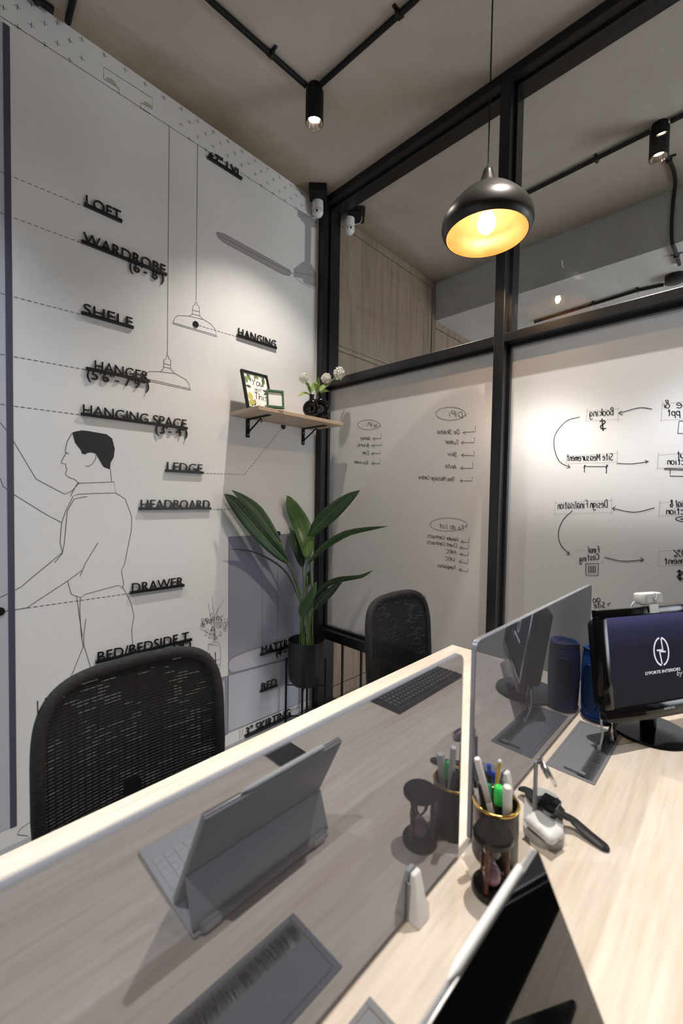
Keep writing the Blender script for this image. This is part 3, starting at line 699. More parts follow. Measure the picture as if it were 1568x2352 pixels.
# ================================================================ CEILING FITTINGS
M_lens = mat('lamp_glow', (1, 1, 1), .5, emit=(1, .90, .76), es=60)
M_refl = mat('lamp_reflector', (.55, .50, .44), .12, 1.0)
def ceiling_spot(x, y, label, power, col=(1, .93, .85), ang=104, blend=1.0, zc=ZC):
    t = thing('ceiling_spotlight', label, 'spotlight', (x, y, zc), 'black cylinder ceiling spotlights')
    zt, zb_ = zc-.022, zc-.168
    B().cyl((x, y, zt-.001), (x, y, zc-.001), .034, n=24).obj('mount', M_blackm, t, True)
    B().lathe((x, y, 0), [(0, zt), (.036, zt), (.042, zt-.006), (.042, zb_), (.039, zb_), (.039, zb_+.05), (0, zb_+.05)], 32).obj('housing', M_blackm, t, True)
    B().lathe((x, y, 0), [(.0385, zb_+.002), (.030, zb_+.03), (.018, zb_+.046)], 32).obj('reflector', M_refl, t, True)
    B().lathe((x, y, 0), [(0, zb_+.026), (.015, zb_+.027), (.021, zb_+.037)], 20).obj('lamp_lens', M_lens, t, True)
    d = bpy.data.lights.new('spot', 'SPOT'); d.energy = power; d.color = col; d.spot_size = math.radians(ang); d.spot_blend = blend; d.shadow_soft_size = .016
    o = bpy.data.objects.new('spot_beam', d); COL.objects.link(o); o.parent = t; o.location = (0, 0, zb_-.004-zc)
    return t
ceiling_spot(-1.530, 1.350, 'black cylinder spotlight on the ceiling where two conduits meet', 84, (1, .92, .83))
ceiling_spot(-.370, 1.370, 'black cylinder spotlight on the room ceiling right of the pendant lamp', 145)
ceiling_spot(-1.545, -.35, 'black cylinder spotlight on the ceiling over the near chair', 92, (.76, .88, 1.0))
ceiling_spot(-.370, -.35, 'black cylinder spotlight on the ceiling over the near end of the desk', 106)
ceiling_spot(-.398, 2.677, 'black cylinder spotlight in the corridor behind the clear glass', 45)
for x, w_, pw, cl_ in ((-1.72, 'left end', 135, (1, .93, .84)), (-.3, 'middle', 75, (.96, .97, 1)), (1.2, 'right end', 75, (.80, .89, 1))):  # spotlights added out of view to brighten the wall behind the frosted panes
    ceiling_spot(x, 5.65, 'added unseen spotlight washing the %s of the far corridor wall' % w_, pw, cl_, 130, .6, 3.0)
def conduit(pts, label, clips=(), r=.0115, group='black ceiling conduits'):
    t = thing('ceiling_conduit', label, 'conduit', pts[0], group)
    B().tube(pts, r, 10).obj('pipe', M_blackm, t, True)
    for (x, y, z, ax) in clips:
        s = Vector((1, 0, 0)) if ax == 'y' else Vector((0, 1, 0))
        l = Vector((0, 1, 0)) if ax == 'y' else Vector((1, 0, 0))
        b = B(); c = Vector((x, y, z))
        b.obox(c+Vector((0, 0, .010)), s, l, (0, 0, 1), .062, .014, .004).obox(c, s, l, (0, 0, 1), .030, .016, .030, .004)
        b.obj('clip', M_black, t)
zp = ZC-.013
conduit([(-1.545, 1.31, zp), (-1.56, .85, zp), (-1.556, -.31, zp)], 'black ceiling conduit running from the corner spotlight towards the camera', [(-1.545, 1.115, zp, 'y'), (-1.557, .3, zp, 'y')])
conduit([(-1.49, 1.352, zp), (-1.0, 1.374, zp), (-.41, 1.375, zp)], 'black ceiling conduit running from the corner spotlight along the partition', [(-1.062, 1.367, zp, 'x')])
conduit([(-2.05, .475, zp), (-1.96, .469, zp), (-1.60, .45, zp), (-1.57, .45, zp)], 'short black ceiling conduit meeting the mural wall', [])
conduit([(-2.045, .425, zp), (-2.045, .355, zp), (-2.045, -.4, zp)], 'black ceiling conduit along the top of the mural wall', [(-2.045, .372, zp, 'y')], .013)
conduit([(-.44, 2.68, zp), (-1.15, 2.70, zp), (-1.30, 2.704, zp)], 'black ceiling conduit in the corridor left of the spotlight', [(-.683, 2.693, zp, 'x')])
conduit([(-.355, 2.677, zp), (1.2, 2.66, zp)], 'black ceiling conduit in the corridor right of the spotlight', [(.4, 2.67, zp, 'x')])
fx = [at_z(1530, 357, zp), at_z(1545, 386, zp), at_z(1550, 412, zp)] + [at_y(x, y, 3.277) for x, y in ((1549, 432), (1545.6, 458), (1544, 479), (1542, 509), (1542, 545))] + [at_z(1544, 560, 2.986), at_z(1550.7, 578, 2.986), at_z(1560, 608, 2.986)]
conduit(catmull(fx, 3), 'black flexible conduit bending down the concrete beam in the corridor', [(*at_z(1536, 366, zp), 'y'), (*at_z(1553, 588, 2.987), 'y')], .010)
jb = at_z(1550, 632, 3.0)
t = thing('junction_box', 'round black junction box on the corridor soffit', 'junction box', jb)
B().lathe((jb.x, jb.y, 0), [(0, 2.999), (.058, 2.999), (.058, 2.955), (.052, 2.95), (0, 2.95)], 28).obj('body', M_blackm, t, True)
B().lathe((jb.x, jb.y, 0), [(.060, 2.962), (.062, 2.96), (.062, 2.955), (.058, 2.953)], 28).obj('rim', M_black, t, True)
cj = [at_z(1524, 654, 2.986), at_z(1464, 667, 2.986), at_z(1363, 698, 2.986)]
conduit([cj[0], cj[1], cj[2], cj[2]+(cj[2]-cj[1])*1.6], 'black conduit along the corridor soffit from the junction box', [(*cj[1], 'x'), (*cj[2], 'x')])

# ================================================================ PENDANT LAMP
PXC, PYC, PZ = -.757, 1.544, 2.416
t = thing('pendant_lamp', 'black bell-shaped pendant lamp with glowing gold inside', 'pendant lamp', (PXC, PYC, PZ))
prof = [(.150, 0), (.160, .013), (.166, .030), (.165, .054), (.157, .076), (.144, .094), (.121, .121), (.092, .148), (.063, .165), (.043, .178), (.034, .191), (.027, .208), (.021, .226), (.017, .242)]
M_shade = mat('shade_black', (.022, .020, .018), .36, .35)
M_gin = mat('shade_gold_inside', (.19, .105, .040), .45, .2)
sm = [Vector((r, 0, z)) for r, z in prof]; sm = catmull(sm, 4)
B().lathe((PXC, PYC, PZ), [(p.x, p.z) for p in sm] + [(.010, .244)], 56).obj('shade', M_shade, t, 'all')
B().lathe((PXC, PYC, PZ), [(max(p.x-.0022, .012), p.z+.0006) for p in sm if p.z < .165] + [(.04, .166), (0, .167)], 56).obj('inner_lining', M_gin, t, 'all')
B().lathe((PXC, PYC, PZ), [(.017, .238), (.015, .246), (.006, .253), (.0035, .262), (0, .263)], 20).obj('cap', M_blackm, t, True)
B().cyl((PXC, PYC, PZ+.260), (PXC, PYC, ZC-.009), .0028, n=8).obj('cord', M_blackm, t, True)
B().lathe((PXC, PYC, ZC), [(0, -.010), (.026, -.010), (.028, -.008), (.028, -.001), (0, -.001)], 28).obj('canopy', M_blackm, t, True)
def bulb_glass():
    m = bpy.data.materials.new('bulb_glass'); m.use_nodes = True; n, l = m.node_tree.nodes, m.node_tree.links; n.clear()
    o = n.new('ShaderNodeOutputMaterial'); a = n.new('ShaderNodeBsdfTransparent'); e = n.new('ShaderNodeEmission'); s = n.new('ShaderNodeAddShader')
    a.inputs[0].default_value = (.97, .93, .86, 1); e.inputs[0].default_value = (1, .70, .36, 1); e.inputs[1].default_value = .9
    l.new(a.outputs[0], s.inputs[0]); l.new(e.outputs[0], s.inputs[1]); l.new(s.outputs[0], o.inputs[0]); return m
M_bulb = bulb_glass()
bulb = B().lathe((PXC, PYC, PZ+.012), [(0, -.006), (.014, -.003), (.027, .008), (.034, .026), (.033, .042), (.026, .060), (.017, .078), (.014, .09)], 28).obj('bulb', M_bulb, t, 'all')
M_fil = mat('filament', (1, 1, 1), .5, emit=(1, .62, .22), es=90)
b = B()
for k in range(6):
    a = k*PI/3; b.cyl((PXC+.006*math.cos(a), PYC+.006*math.sin(a), PZ+.026), (PXC+.009*math.cos(a+.5), PYC+.009*math.sin(a+.5), PZ+.062), .0022, n=6)
b.obj('filament', M_fil, bulb)
B().lathe((PXC, PYC, PZ+.012), [(.0145, .088), (.0145, .125), (.02, .128), (.02, .158), (0, .158)], 20).obj('socket', M_gold, t, True)
d = bpy.data.lights.new('bulb_light', 'POINT'); d.energy = 19; d.color = (1, .72, .45); d.shadow_soft_size = .012
o = bpy.data.objects.new('bulb_light', d); COL.objects.link(o); o.parent = t; o.location = (0, 0, .045)

# ================================================================ SECURITY CAMERAS
M_cam = mat('camera_white', (.72, .71, .70), .4)
def seccam(x, y, zt, face, label, plate):
    t = thing('security_camera', label, 'camera', (x, y, zt), 'white ball security cameras')
    B().lathe((x, y, zt), [(0, 0), (.030, 0), (.034, -.004), (.035, -.052), (.033, -.060), (0, -.060)], 28).obj('collar', M_cam, t, True)
    B().box(x-.015, x+.008, y-.0362, y-.033, zt-.022, zt-.006).obj('sticker', M_grey, t)
    c = Vector((x, y, zt-.072))
    B().sph(c, .0355, 28, 18).obj('head', M_cam, t, 'all')
    f = Vector(face).normalized(); q = f.to_track_quat('Z', 'Y').to_matrix()
    b = B(); pts = []
    for i in range(28):
        a = 2*PI*i/28; u, v = .0135*math.cos(a), .026*math.sin(a)
        p = q @ Vector((v, u, 0)); p = p + f*math.sqrt(max(.0362**2-u*u-v*v, 0)); pts.append(c+p)
    b.poly(pts); b.obj('lens_window', M_gloss, t)
    B().sph(c+f*.030, .0085, 12, 8).obj('lens', M_gloss, t, True)
    pz = Vector(plate)
    B().obox(pz, (1, 1, 0), (-1, 1, 0), (0, 0, 1), .110, .110, .048, .006).obj('bracket', M_blackm, t)
    return t
c = at_y(727, 446, 1.835); seccam(-2.032, 1.832, 3.292, (.62, -.75, -.35), 'white ball security camera in the ceiling corner, room side', (-1.995, 1.800, 3.304))
t = seccam(-1.985, 2.075, 3.275, (.85, -.45, -.2), 'white ball security camera behind the glass with a looped wire', (-1.955, 2.11, 3.302))
w0 = Vector((-1.95, 2.09, 3.22)); B().tube(catmull([(-1.955, 2.08, 3.222), (-1.925, 2.11, 3.235), (-1.915, 2.12, 3.27), (-1.93, 2.105, 3.30), (-1.955, 2.08, 3.305)], 5), .0018, 6).obj('wire', M_cam, t, True)

# ================================================================ WALL SHELF
SZ = 1.853
t = thing('wall_shelf', 'light wood wall shelf on black folding brackets', 'shelf', (XW, 1.55, SZ))
B().box(XW+.002, -1.805, 1.242, 1.862, SZ, SZ+.020, .0015, 1).obj('board', M_shelf, t)
for y in (1.358, 1.772):
    br = B().box(XW+.001, XW+.005, y-.012, y+.012, SZ-.105, SZ-.001, .001).box(XW+.003, XW+.21, y-.011, y+.011, SZ-.006, SZ-.001, .001).obj('bracket', M_blackm, t)
    B().tube([(XW+.007, y, SZ-.078), (XW+.125, y, SZ-.014)], .0045, 8).obj('brace', M_blackm, br)
    B().tube(catmull([(XW+.125, y-.004, SZ-.012), (XW+.140, y-.004, SZ-.016), (XW+.143, y-.004, SZ-.030), (XW+.132, y-.004, SZ-.034)], 4), .0025, 6).obj('catch', M_blackm, br)
    for z in (-.03, -.09): B().cyl((XW+.005, y, SZ+z), (XW+.0075, y, SZ+z), .003, n=10).obj('screw', M_steel, br)
SZT = SZ+.020

# picture leaning on the wall
M_paper = mat('print_paper', (.82, .82, .80), .5)
M_lf = [mat('print_leaf_%d' % i, c, .6) for i, c in enumerate(((.07, .13, .05), (.16, .22, .06), (.05, .07, .06), (.55, .50, .12)))]
def leaning(xb, y0, yaw, w, h_, lean):
    ay = Vector((math.sin(yaw), math.cos(yaw), 0)); n = Vector((math.cos(yaw), -math.sin(yaw), 0))
    up = (Vector((0, 0, 1))*math.cos(lean) - n*math.sin(lean)); nn = n*math.cos(lean)+Vector((0, 0, 1))*math.sin(lean)
    return Vector((xb, y0, SZT+.001)), ay, up, nn
pa = at_z(568.5, 939, SZT)
o_, ay, up, nn = leaning(-1.930, 1.260, .0, .155, .205, .307)
t = thing('picture_frame', 'black framed print reading You got This on the shelf', 'picture frame', o_)
FW, FH = .172, .230
def q3(u, v, k=0): return o_ + ay*u + up*(v+.004) + nn*k
def q3s(u, v, k=0): return q3(u*FW/.148, v*FH/.212, k)
b = B()
for u0, u1, v0, v1 in ((0, FW, 0, .012), (0, FW, FH-.012, FH), (0, .012, .012, FH-.012), (FW-.012, FW, .012, FH-.012)):
    b.obox(q3((u0+u1)/2, (v0+v1)/2, 0), ay, up, nn, u1-u0, v1-v0, .016, .001)
b.obj('frame', M_blackm, t)
pr_ = B().obox(q3(FW/2, FH/2, -.002), ay, up, nn, FW-.02, FH-.02, .004).obj('print', M_paper, t)
b = B()
handwrite(b, 'You', q3s(.048, .140, 0), q3s(.112, .140, 0), nn, up, .040, .0042, .2, .1)
handwrite(b, 'got', q3s(.058, .108, 0), q3s(.098, .108, 0), nn, up, .024, .0026, .2, .1)
handwrite(b, 'This', q3s(.052, .062, 0), q3s(.122, .062, 0), nn, up, .040, .0042, .2, .1)
b.obj('printed_words', M_ink, pr_)
B().obox(q3(FW/2, .075, -.045), ay, Vector((0, 0, 1)), Vector((1, 0, 0)), .05, .15, .003).obj('easel_back', M_blackm, t)
rl = random.Random(11)
def leafprint(u, v, a, L, wd, m):
    pts = [(0, 0), (.3, .5), (.6, .55), (1, 0), (.6, -.55), (.3, -.5)]
    B().poly([q3s(u+math.cos(a)*L*s-math.sin(a)*wd*k, v+math.sin(a)*L*s+math.cos(a)*wd*k, .0005+rl.random()*.0004) for s, k in pts]).obj('printed_leaf', m, pr_)
for u, v, a, L, wd, m in ((.03, .20, -1.2, .05, .016, 0), (.045, .20, -1.9, .04, .014, 1), (.02, .185, -1.5, .045, .016, 1), (.075, .20, -.9, .03, .014, 1), (.085, .2, -2.2, .03, .014, 1), (.125, .2, -1.8, .05, .016, 0), (.13, .175, -2.3, .04, .012, 1), (.115, .198, -1.2, .035, .012, 0),
        (.014, .13, -.3, .03, .012, 2), (.014, .125, .2, .028, .01, 2), (.134, .115, 2.9, .03, .012, 2), (.134, .11, 3.6, .03, .012, 2), (.028, .095, -1.5, .045, .026, 3), (.038, .06, -1.5, .035, .024, 3), (.022, .05, -1.4, .03, .018, 3), (.045, .02, 1.4, .04, .012, 2), (.035, .015, 1.9, .035, .012, 1), (.075, .012, 1.8, .02, .012, 1), (.09, .012, 1.3, .02, .012, 1), (.11, .012, 1.7, .03, .012, 0), (.125, .015, 2.0, .03, .012, 1)):
    leafprint(u, v, a, L, wd, M_lf[m])
# small green frame in front
o_, ay, up, nn = leaning(-1.832, 1.315, .41, .1, .09, .20)
M_green = noisy('green_frame', (.018, .085, .03), (.03, .12, .045), (1, 1, 1), 3, .5, nscale=60)
t = thing('small_frame', 'small green framed white card in front of the black picture frame', 'picture frame', o_)
b = B()
for u0, u1, v0, v1 in ((0, .092, 0, .013), (0, .092, .088, .101), (0, .009, .013, .088), (.083, .092, .013, .088)):
    b.obox(q3((u0+u1)/2, (v0+v1)/2, 0), ay, up, nn, u1-u0, v1-v0, .014, .0012)
b.obj('frame', M_green, t)
B().obox(q3(.046, .05, -.002), ay, up, nn, .078, .08, .004).obj('card', M_white, t)
# pair of interlocking ring vases
def ring_vase(c, axis, R, r, label, neck):
    t = thing('ring_vase', label, 'vase', (c[0], c[1], SZT), 'black ring vases on the shelf')
    ax = Vector(axis).normalized(); sd = ax.cross(Vector((0, 0, 1))).normalized(); c = Vector(c)
    pts = [c + sd*R*math.cos(a) + Vector((0, 0, 1))*R*math.sin(a) for a in [2*PI*i/36 for i in range(36)]]
    B().tube(pts, r, 16, close=True).obj('ring', M_gloss, t, 'all')
    B().lathe(c+Vector((0, 0, R+r*.55)), [(.019, -.006), (.016, .008), (.013, .018), (.014, .030), (.018, .036), (.015, .036), (.011, .030), (.010, .008)], 20).obj('neck', M_gloss, t, 'all')
    return c+Vector((0, 0, R+r*.55+.03))
vcA = at_z(721, 957, SZT); vcB = at_z(737, 958, SZT)
n1 = ring_vase((-1.842, 1.634, SZT+.052), (.62, -.78, 0), .033, .0185, 'smaller black ring vase in front on the shelf', 0)
n2 = ring_vase((-1.850, 1.705, SZT+.064), (.62, -.78, 0), .042, .0220, 'larger black ring vase behind on the shelf', 0)
M_petal = noisy('petal_white', (.70, .68, .60), (.80, .79, .74), (1, 1, 1), 3, .7, nscale=90)
M_fleaf = noisy('flower_leaf', (.16, .26, .06), (.26, .36, .10), (1, 1, 1), 3, .5, nscale=40)
M_fstem = mat('flower_stem', (.16, .20, .06), .6)
def leaf_mesh(path, half, side, fold=.25, n=10, prof=None):
    """leaf blade along path (list of Vector), half width, side vector function"""
    P = catmull(path, max(2, n//max(1, len(path)-1)))
    rows = []
    N = len(P)
    for i, p in enumerate(P):
        s = i/(N-1); d = (P[min(i+1, N-1)]-P[max(i-1, 0)]).normalized()
        w = half*(math.sin(PI*min(1, s*.98+.02))**.75)*(1-.25*s) if prof is None else half*prof(s)
        sd = Vector(side); sd = (sd-d*sd.dot(d)); sd.normalize(); nn_ = sd.cross(d)
        rows.append([p-sd*w+nn_*w*fold, p-sd*w*.5+nn_*w*fold*.4, p, p+sd*w*.5+nn_*w*fold*.4, p+sd*w+nn_*w*fold])
    return rows
def flower(tip, neck, r, label):
    t = thing('flower', label, 'flower', neck, 'white flowers in the ring vases')
    mid = (Vector(tip)+Vector(neck))/2+Vector((.005, .003, .008))
    B().tube(catmull([Vector(neck)-Vector((0, 0, .03)), neck, mid, tip], 4), .002, 6).obj('stem', M_fstem, t, True)
    rf = random.Random(label); b = B()
    for k in range(60):
        z = 1-2*(k+.5)/60; a = k*2.39996; q = math.sqrt(1-z*z)
        dv = Vector((q*math.cos(a), q*math.sin(a), z)); p = Vector(tip)+dv*r*rf.uniform(.72, .95)
        rot = dv.to_track_quat('Z', 'Y').to_matrix()
        for j in range(4):
            e = rot @ Vector((math.cos(j*PI/2+k), math.sin(j*PI/2+k), .35)); f = rot @ Vector((math.cos(j*PI/2+k+.8), math.sin(j*PI/2+k+.8), .35))
            b.poly([p, p+(e*.8+f*.2)*r*.46, p+(e+f)*r*.36, p+(e*.2+f*.8)*r*.46])
    b.obj('blossom', M_petal, t)
    return t
CRh = Vector((math.cos(YAW), math.sin(YAW), 0))
fl = [flower(at_x(697, 868, -1.85), n1, .023, 'white flower on the left of the ring vases'), flower(at_x(749, 869, -1.84), n2, .025, 'white flower in the middle of the ring vases'), flower(at_x(779, 857, -1.80), n2, .030, 'largest white flower, right of the ring vases')]
def add_leaf(fo, p0, p1, half, sag=.01):
    p0, p1 = Vector(p0), Vector(p1); m_ = (p0+p1)/2+Vector((0, 0, sag))
    d = (p1-p0).normalized(); side = d.cross(Vector((.7, -.7, .25)))
    B().grid(leaf_mesh([p0, m_, p1], half, side, .2, 8)).obj('leaf', M_fleaf, fo, 'all')
for fo, a, c_, hw in ((fl[0], (712, 905), (683, 911), .012), (fl[0], (712, 895), (700, 880), .012), (fl[0], (715, 900), (728, 878), .016), (fl[0], (714, 905), (705, 884), .011), (fl[1], (730, 905), (722, 880), .014), (fl[1], (732, 900), (748, 885), .013), (fl[1], (735, 904), (757, 899), .010), (fl[1], (731, 900), (731, 864), .010), (fl[2], (740, 898), (756, 884), .010), (fl[2], (770, 872), (785, 874), .008)):
    add_leaf(fo, at_x(*a, -1.855), at_x(*c_, -1.835), hw)

# ================================================================ PLANT
PC = Vector((-1.948, 1.712, 0))
M_pot = mat('pot_black', (.014, .015, .016), .42)
t = thing('plant_stand', 'black metal four-legged plant stand in the corner', 'plant stand', PC)
vr = Vector((math.cos(YAW), math.sin(YAW), 0)); vf = Vector((-math.sin(YAW), math.cos(YAW), 0))
legs = [PC-vr*.122, PC+vr*.122, PC-vf*.118+vr*-.01, PC+vf*.118]
for p in legs: B().cyl(p, p+Vector((0, 0, .415)), .0068, n=10, bev=.001).obj('leg', M_blackm, t, True)
for z in (.245, .05):
    for a, c_ in ((0, 1), (2, 3)):
        B().cyl(legs[a]+Vector((0, 0, z)), legs[c_]+Vector((0, 0, z)), .004, n=8).obj('crossbar', M_blackm, t, True)
pt = thing('potted_plant', 'tall green plant with long leaves in a black pot', 'plant', PC+Vector((0, 0, .25)))
B().lathe(PC, [(0, .252), (.062, .252), (.085, .262), (.100, .285), (.108, .33), (.111, .40), (.112, .533), (.108, .533), (.107, .50), (.105, .47), (0, .47)], 40).obj('pot', M_pot, pt, True)
M_soil = noisy('soil', (.02, .016, .012), (.05, .04, .03), (1, 1, 1), 5, .9, .5, nscale=70)
B().lathe(PC, [(0, .474), (.104, .471)], 32).obj('soil', M_soil, pt)
def leafmat(name, c_a, c_b, c_r):
    m = mat(name, c_a, .34, spec=.55); n, l, bb = nodes(m)
    at = n.new('ShaderNodeTexCoord'); mp = n.new('ShaderNodeMapping'); mp.inputs['Scale'].default_value = (1, 1, 1)
    wv = n.new('ShaderNodeTexNoise'); wv.inputs['Scale'].default_value = 9; wv.inputs['Detail'].default_value = 4
    r = n.new('ShaderNodeValToRGB'); r.color_ramp.elements[0].position = .35; r.color_ramp.elements[1].position = .7
    r.color_ramp.elements[0].color = (*c_a, 1); r.color_ramp.elements[1].color = (*c_b, 1)
    l.new(at.outputs['Object'], mp.inputs['Vector']); l.new(mp.outputs['Vector'], wv.inputs['Vector']); l.new(wv.outputs['Fac'], r.inputs['Fac']); l.new(r.outputs['Color'], bb.inputs['Base Color'])
    return m
M_leafd = leafmat('leaf_dark', (.018, .042, .018), (.03, .065, .028), 0)
M_leafm = leafmat('leaf_mid', (.04, .085, .028), (.065, .125, .04), 0)
M_leafl = leafmat('leaf_light', (.085, .165, .045), (.12, .215, .065), 0)
M_rib = mat('leaf_rib', (.22, .30, .12), .5)
M_stem = leafmat('plant_stem', (.09, .15, .045), (.15, .22, .08), 0)
def q2(x, y): return (480+x/3.136, 1100+y/3.136)
def PXp(x, y, X): return at_x(*q2(x, y), X)
def PYp(x, y, Y): return at_y(*q2(x, y), Y)
soil_n = [0]
def plant_leaf(pts, half, m, edge=0.0, fold=.3, stem_pts=None, rib=True):
    """pts: base..tip world points; edge: 0 faces the viewer, 1 edge-on"""
    d = (pts[-1]-pts[0]).normalized(); mid = (pts[0]+pts[-1])/2
    view = (mid-Vector((0, 0, CH))).normalized()
    face = view.cross(d).normalized()
    side = (face*(1-edge)+view*edge).normalized()
    prof_ = lambda s: max(.02, (math.sin(PI*s**.8)**.8)) if s < .999 else .01
    o = B().grid(leaf_mesh(pts, half, side, fold, 14, prof_)).obj('leaf', m, pt, 'all')
    md = o.modifiers.new('t', 'SOLIDIFY'); md.thickness = .0012; md.offset = 0
    P = catmull(pts, 5)
    if rib:
        sd = side-d*side.dot(d); nn_ = sd.normalized().cross(d)
        off = -view*.0022
        B().tube([p+off for p in P], [.0028*(1-.8*i/(len(P)-1)) for i in range(len(P))], 6).obj('midrib', M_rib, o, 'all')
    a = soil_n[0]*2.4; soil_n[0] += 1
    base = PC+Vector((.040*math.cos(a), .040*math.sin(a), .468))
    mid2 = base*.45+pts[0]*.55; mid2.x = base.x*.65+pts[0].x*.35; mid2.y = base.y*.65+pts[0].y*.35
    sp = catmull([base, mid2, pts[0], pts[0]+(P[1]-P[0])*1.5], 6)
    B().tube(sp, [.0058*(1-.5*i/(len(sp)-1)) for i in range(len(sp))], 8).obj('stem', M_stem, pt, 'all')
X_, Y_ = PXp, PYp
plant_leaf([X_(580,620,-1.93), X_(440,470,-1.945), X_(290,300,-1.975), X_(175,165,-2.0), X_(108,108,-2.01)], .047, M_leafd, .15)
plant_leaf([X_(532,498,-1.95), X_(450,385,-1.965), X_(350,235,-1.985), X_(250,145,-2.0), X_(162,80,-2.01)], .032, M_leafm, .2)
plant_leaf([Y_(705,590,1.70), Y_(702,450,1.72), Y_(655,310,1.715), X_(595,190,-2.02), X_(562,118,-2.045)], .056, M_leafl, .05, .22)
plant_leaf([Y_(715,430,1.74), Y_(800,318,1.75), Y_(900,225,1.765), Y_(1000,140,1.785), Y_(1088,80,1.80)], .047, M_leafm, .1)
plant_leaf([Y_(705,625,1.72), Y_(790,510,1.74), Y_(880,440,1.765), Y_(1000,378,1.79), Y_(1150,352,1.815), Y_(1288,340,1.83)], .034, M_leafm, .62, .35)
plant_leaf([Y_(760,850,1.72), Y_(820,770,1.74), Y_(900,725,1.765), Y_(980,708,1.79), Y_(1095,695,1.815), Y_(1178,658,1.83)], .030, M_leafm, .62, .35)
plant_leaf([Y_(750,950,1.69), Y_(805,870,1.71), Y_(880,800,1.73), Y_(975,715,1.76)], .030, M_leafd, .35)
plant_leaf([Y_(665,1005,1.62), Y_(690,920,1.62), Y_(735,840,1.63), Y_(772,738,1.65)], .036, M_leafm, .1, rib=False)
plant_leaf([X_(640,850,-1.94), X_(560,690,-1.955), X_(450,595,-1.975), X_(300,525,-2.0), X_(142,505,-2.02)], .024, M_leafd, .9, .35, rib=False)
plant_leaf([Y_(675,640,1.74), X_(645,520,-2.0), X_(608,440,-2.025), X_(588,352,-2.045)], .040, M_leafd, .3, rib=False)
plant_leaf([Y_(705,780,1.76), Y_(712,720,1.765), Y_(720,660,1.77)], .020, M_leafd, .2, rib=False)
for k in range(4):
    a = k*1.7+.5; base = PC+Vector((.045*math.cos(a), .045*math.sin(a), .468)); top = PC+Vector((.02*math.cos(a), .02*math.sin(a), .78+.05*k))
    B().tube(catmull([base, (base+top)/2+Vector((.006, 0, 0)), top], 5), [.0055-.003*i/10 for i in range(11)], 8).obj('stem', M_stem, pt, 'all')

# ================================================================ DESK
DX0, DX1, DY0, DY1 = -.958, .245, -.95, 1.727
t = thing('desk', 'long pale maple desk shared by the workstations', 'desk', ((DX0+DX1)/2, (DY0+DY1)/2, 0))
B().box(DX0, DX1, DY0, DY1, ZD-.025, ZD, .0015, 1).obj('desktop', M_desk, t)
for x in (DX0+.05, DX1-.05):
    for y in (DY0+.06, .40, DY1-.06):
        B().box(x-.025, x+.025, y-.025, y+.025, 0, ZD-.025, .002, 1).obj('leg', M_black, t)
for y in (DY0+.06, .40, DY1-.06): B().box(DX0+.075, DX1-.075, y-.02, y+.02, ZD-.07, ZD-.026, .002, 1).obj('crossbeam', M_black, t)
B().box(-.40, -.36, DY0+.1, DY1-.1, .30, ZD-.072, .001, 1).obj('modesty_panel', M_desk, t)

# ================================================================ DESK DIVIDERS
def divider(y0, y1, z1, label, clamps):
    z0, r, th = ZD+.008, .022, .010
    t = thing('desk_divider', label, 'divider', (XD-th/2, (y0+y1)/2, ZD), 'smoked acrylic desk dividers')
    def arc(cy, cz, a0): return [(cy+r*math.cos(a0+i*PI/16), cz+r*math.sin(a0+i*PI/16)) for i in range(9)]
    out = [(y0, z0), (y1, z0)] + arc(y1-r, z1-r, 0) + arc(y0+r, z1-r, PI/2)
    b = B()
    cx = (XD, XD-th)
    ins = .0016
    def inset(y, z):
        return (min(max(y, y0+ins), y1-ins), min(max(z, z0+ins), z1-ins))
    inner = [inset(*p) for p in out]
    b.poly([(XD, y, z) for y, z in inner]); b.poly([(XD-th, y, z) for y, z in inner][::-1])
    b.obj('panel', M_mirror, t)
    e = B(); prof_ = [(XD, inner), (XD-.0016, out), (XD-th+.0016, out), (XD-th, inner)]
    e.grid([[(x, y, z) for y, z in (pp+[pp[0]])] for x, pp in prof_])
    e.obj('polished_edge', M_medge, t, True)
    for y in clamps:
        cl = None
        for s, xx in ((1, XD), (-1, XD-th)):
            hw, tw, H = .0155, .0095, .074
            b = B(); vs_ = []
            lo = [(xx, y-hw, ZD), (xx+s*.024, y-hw, ZD), (xx+s*.024, y+hw, ZD), (xx, y+hw, ZD)]
            hi = [(xx, y-tw, ZD+H), (xx+s*.009, y-tw, ZD+H), (xx+s*.009, y+tw, ZD+H), (xx, y+tw, ZD+H)]
            tb = bmesh.new(); L = [tb.verts.new(p) for p in lo]; Hh = [tb.verts.new(p) for p in hi]
            tb.faces.new(L); tb.faces.new(Hh)
            for i in range(4): tb.faces.new((L[i], L[(i+1) % 4], Hh[(i+1) % 4], Hh[i]))
            bmesh.ops.recalc_face_normals(tb, faces=tb.faces); bmesh.ops.bevel(tb, geom=tb.edges[:], offset=.003, segments=3, affect='EDGES', profile=.5)
            b.add(tb); b.obj('clamp', M_white, t, True, label='white plastic clamp')
            B().box(min(xx+s*.0005, xx+s*.004), max(xx+s*.0005, xx+s*.004), y-.0165, y-.0135, ZD+.003, ZD+.062).obj('clamp_pad', M_grey, t)
    return t
divider(-.15, .702, 1.135, 'larger smoked acrylic divider in the foreground of the desk', (.552,))
divider(.748, 1.560, 1.143, 'smoked acrylic divider beside the monitor at the far end of the desk', (.898,))

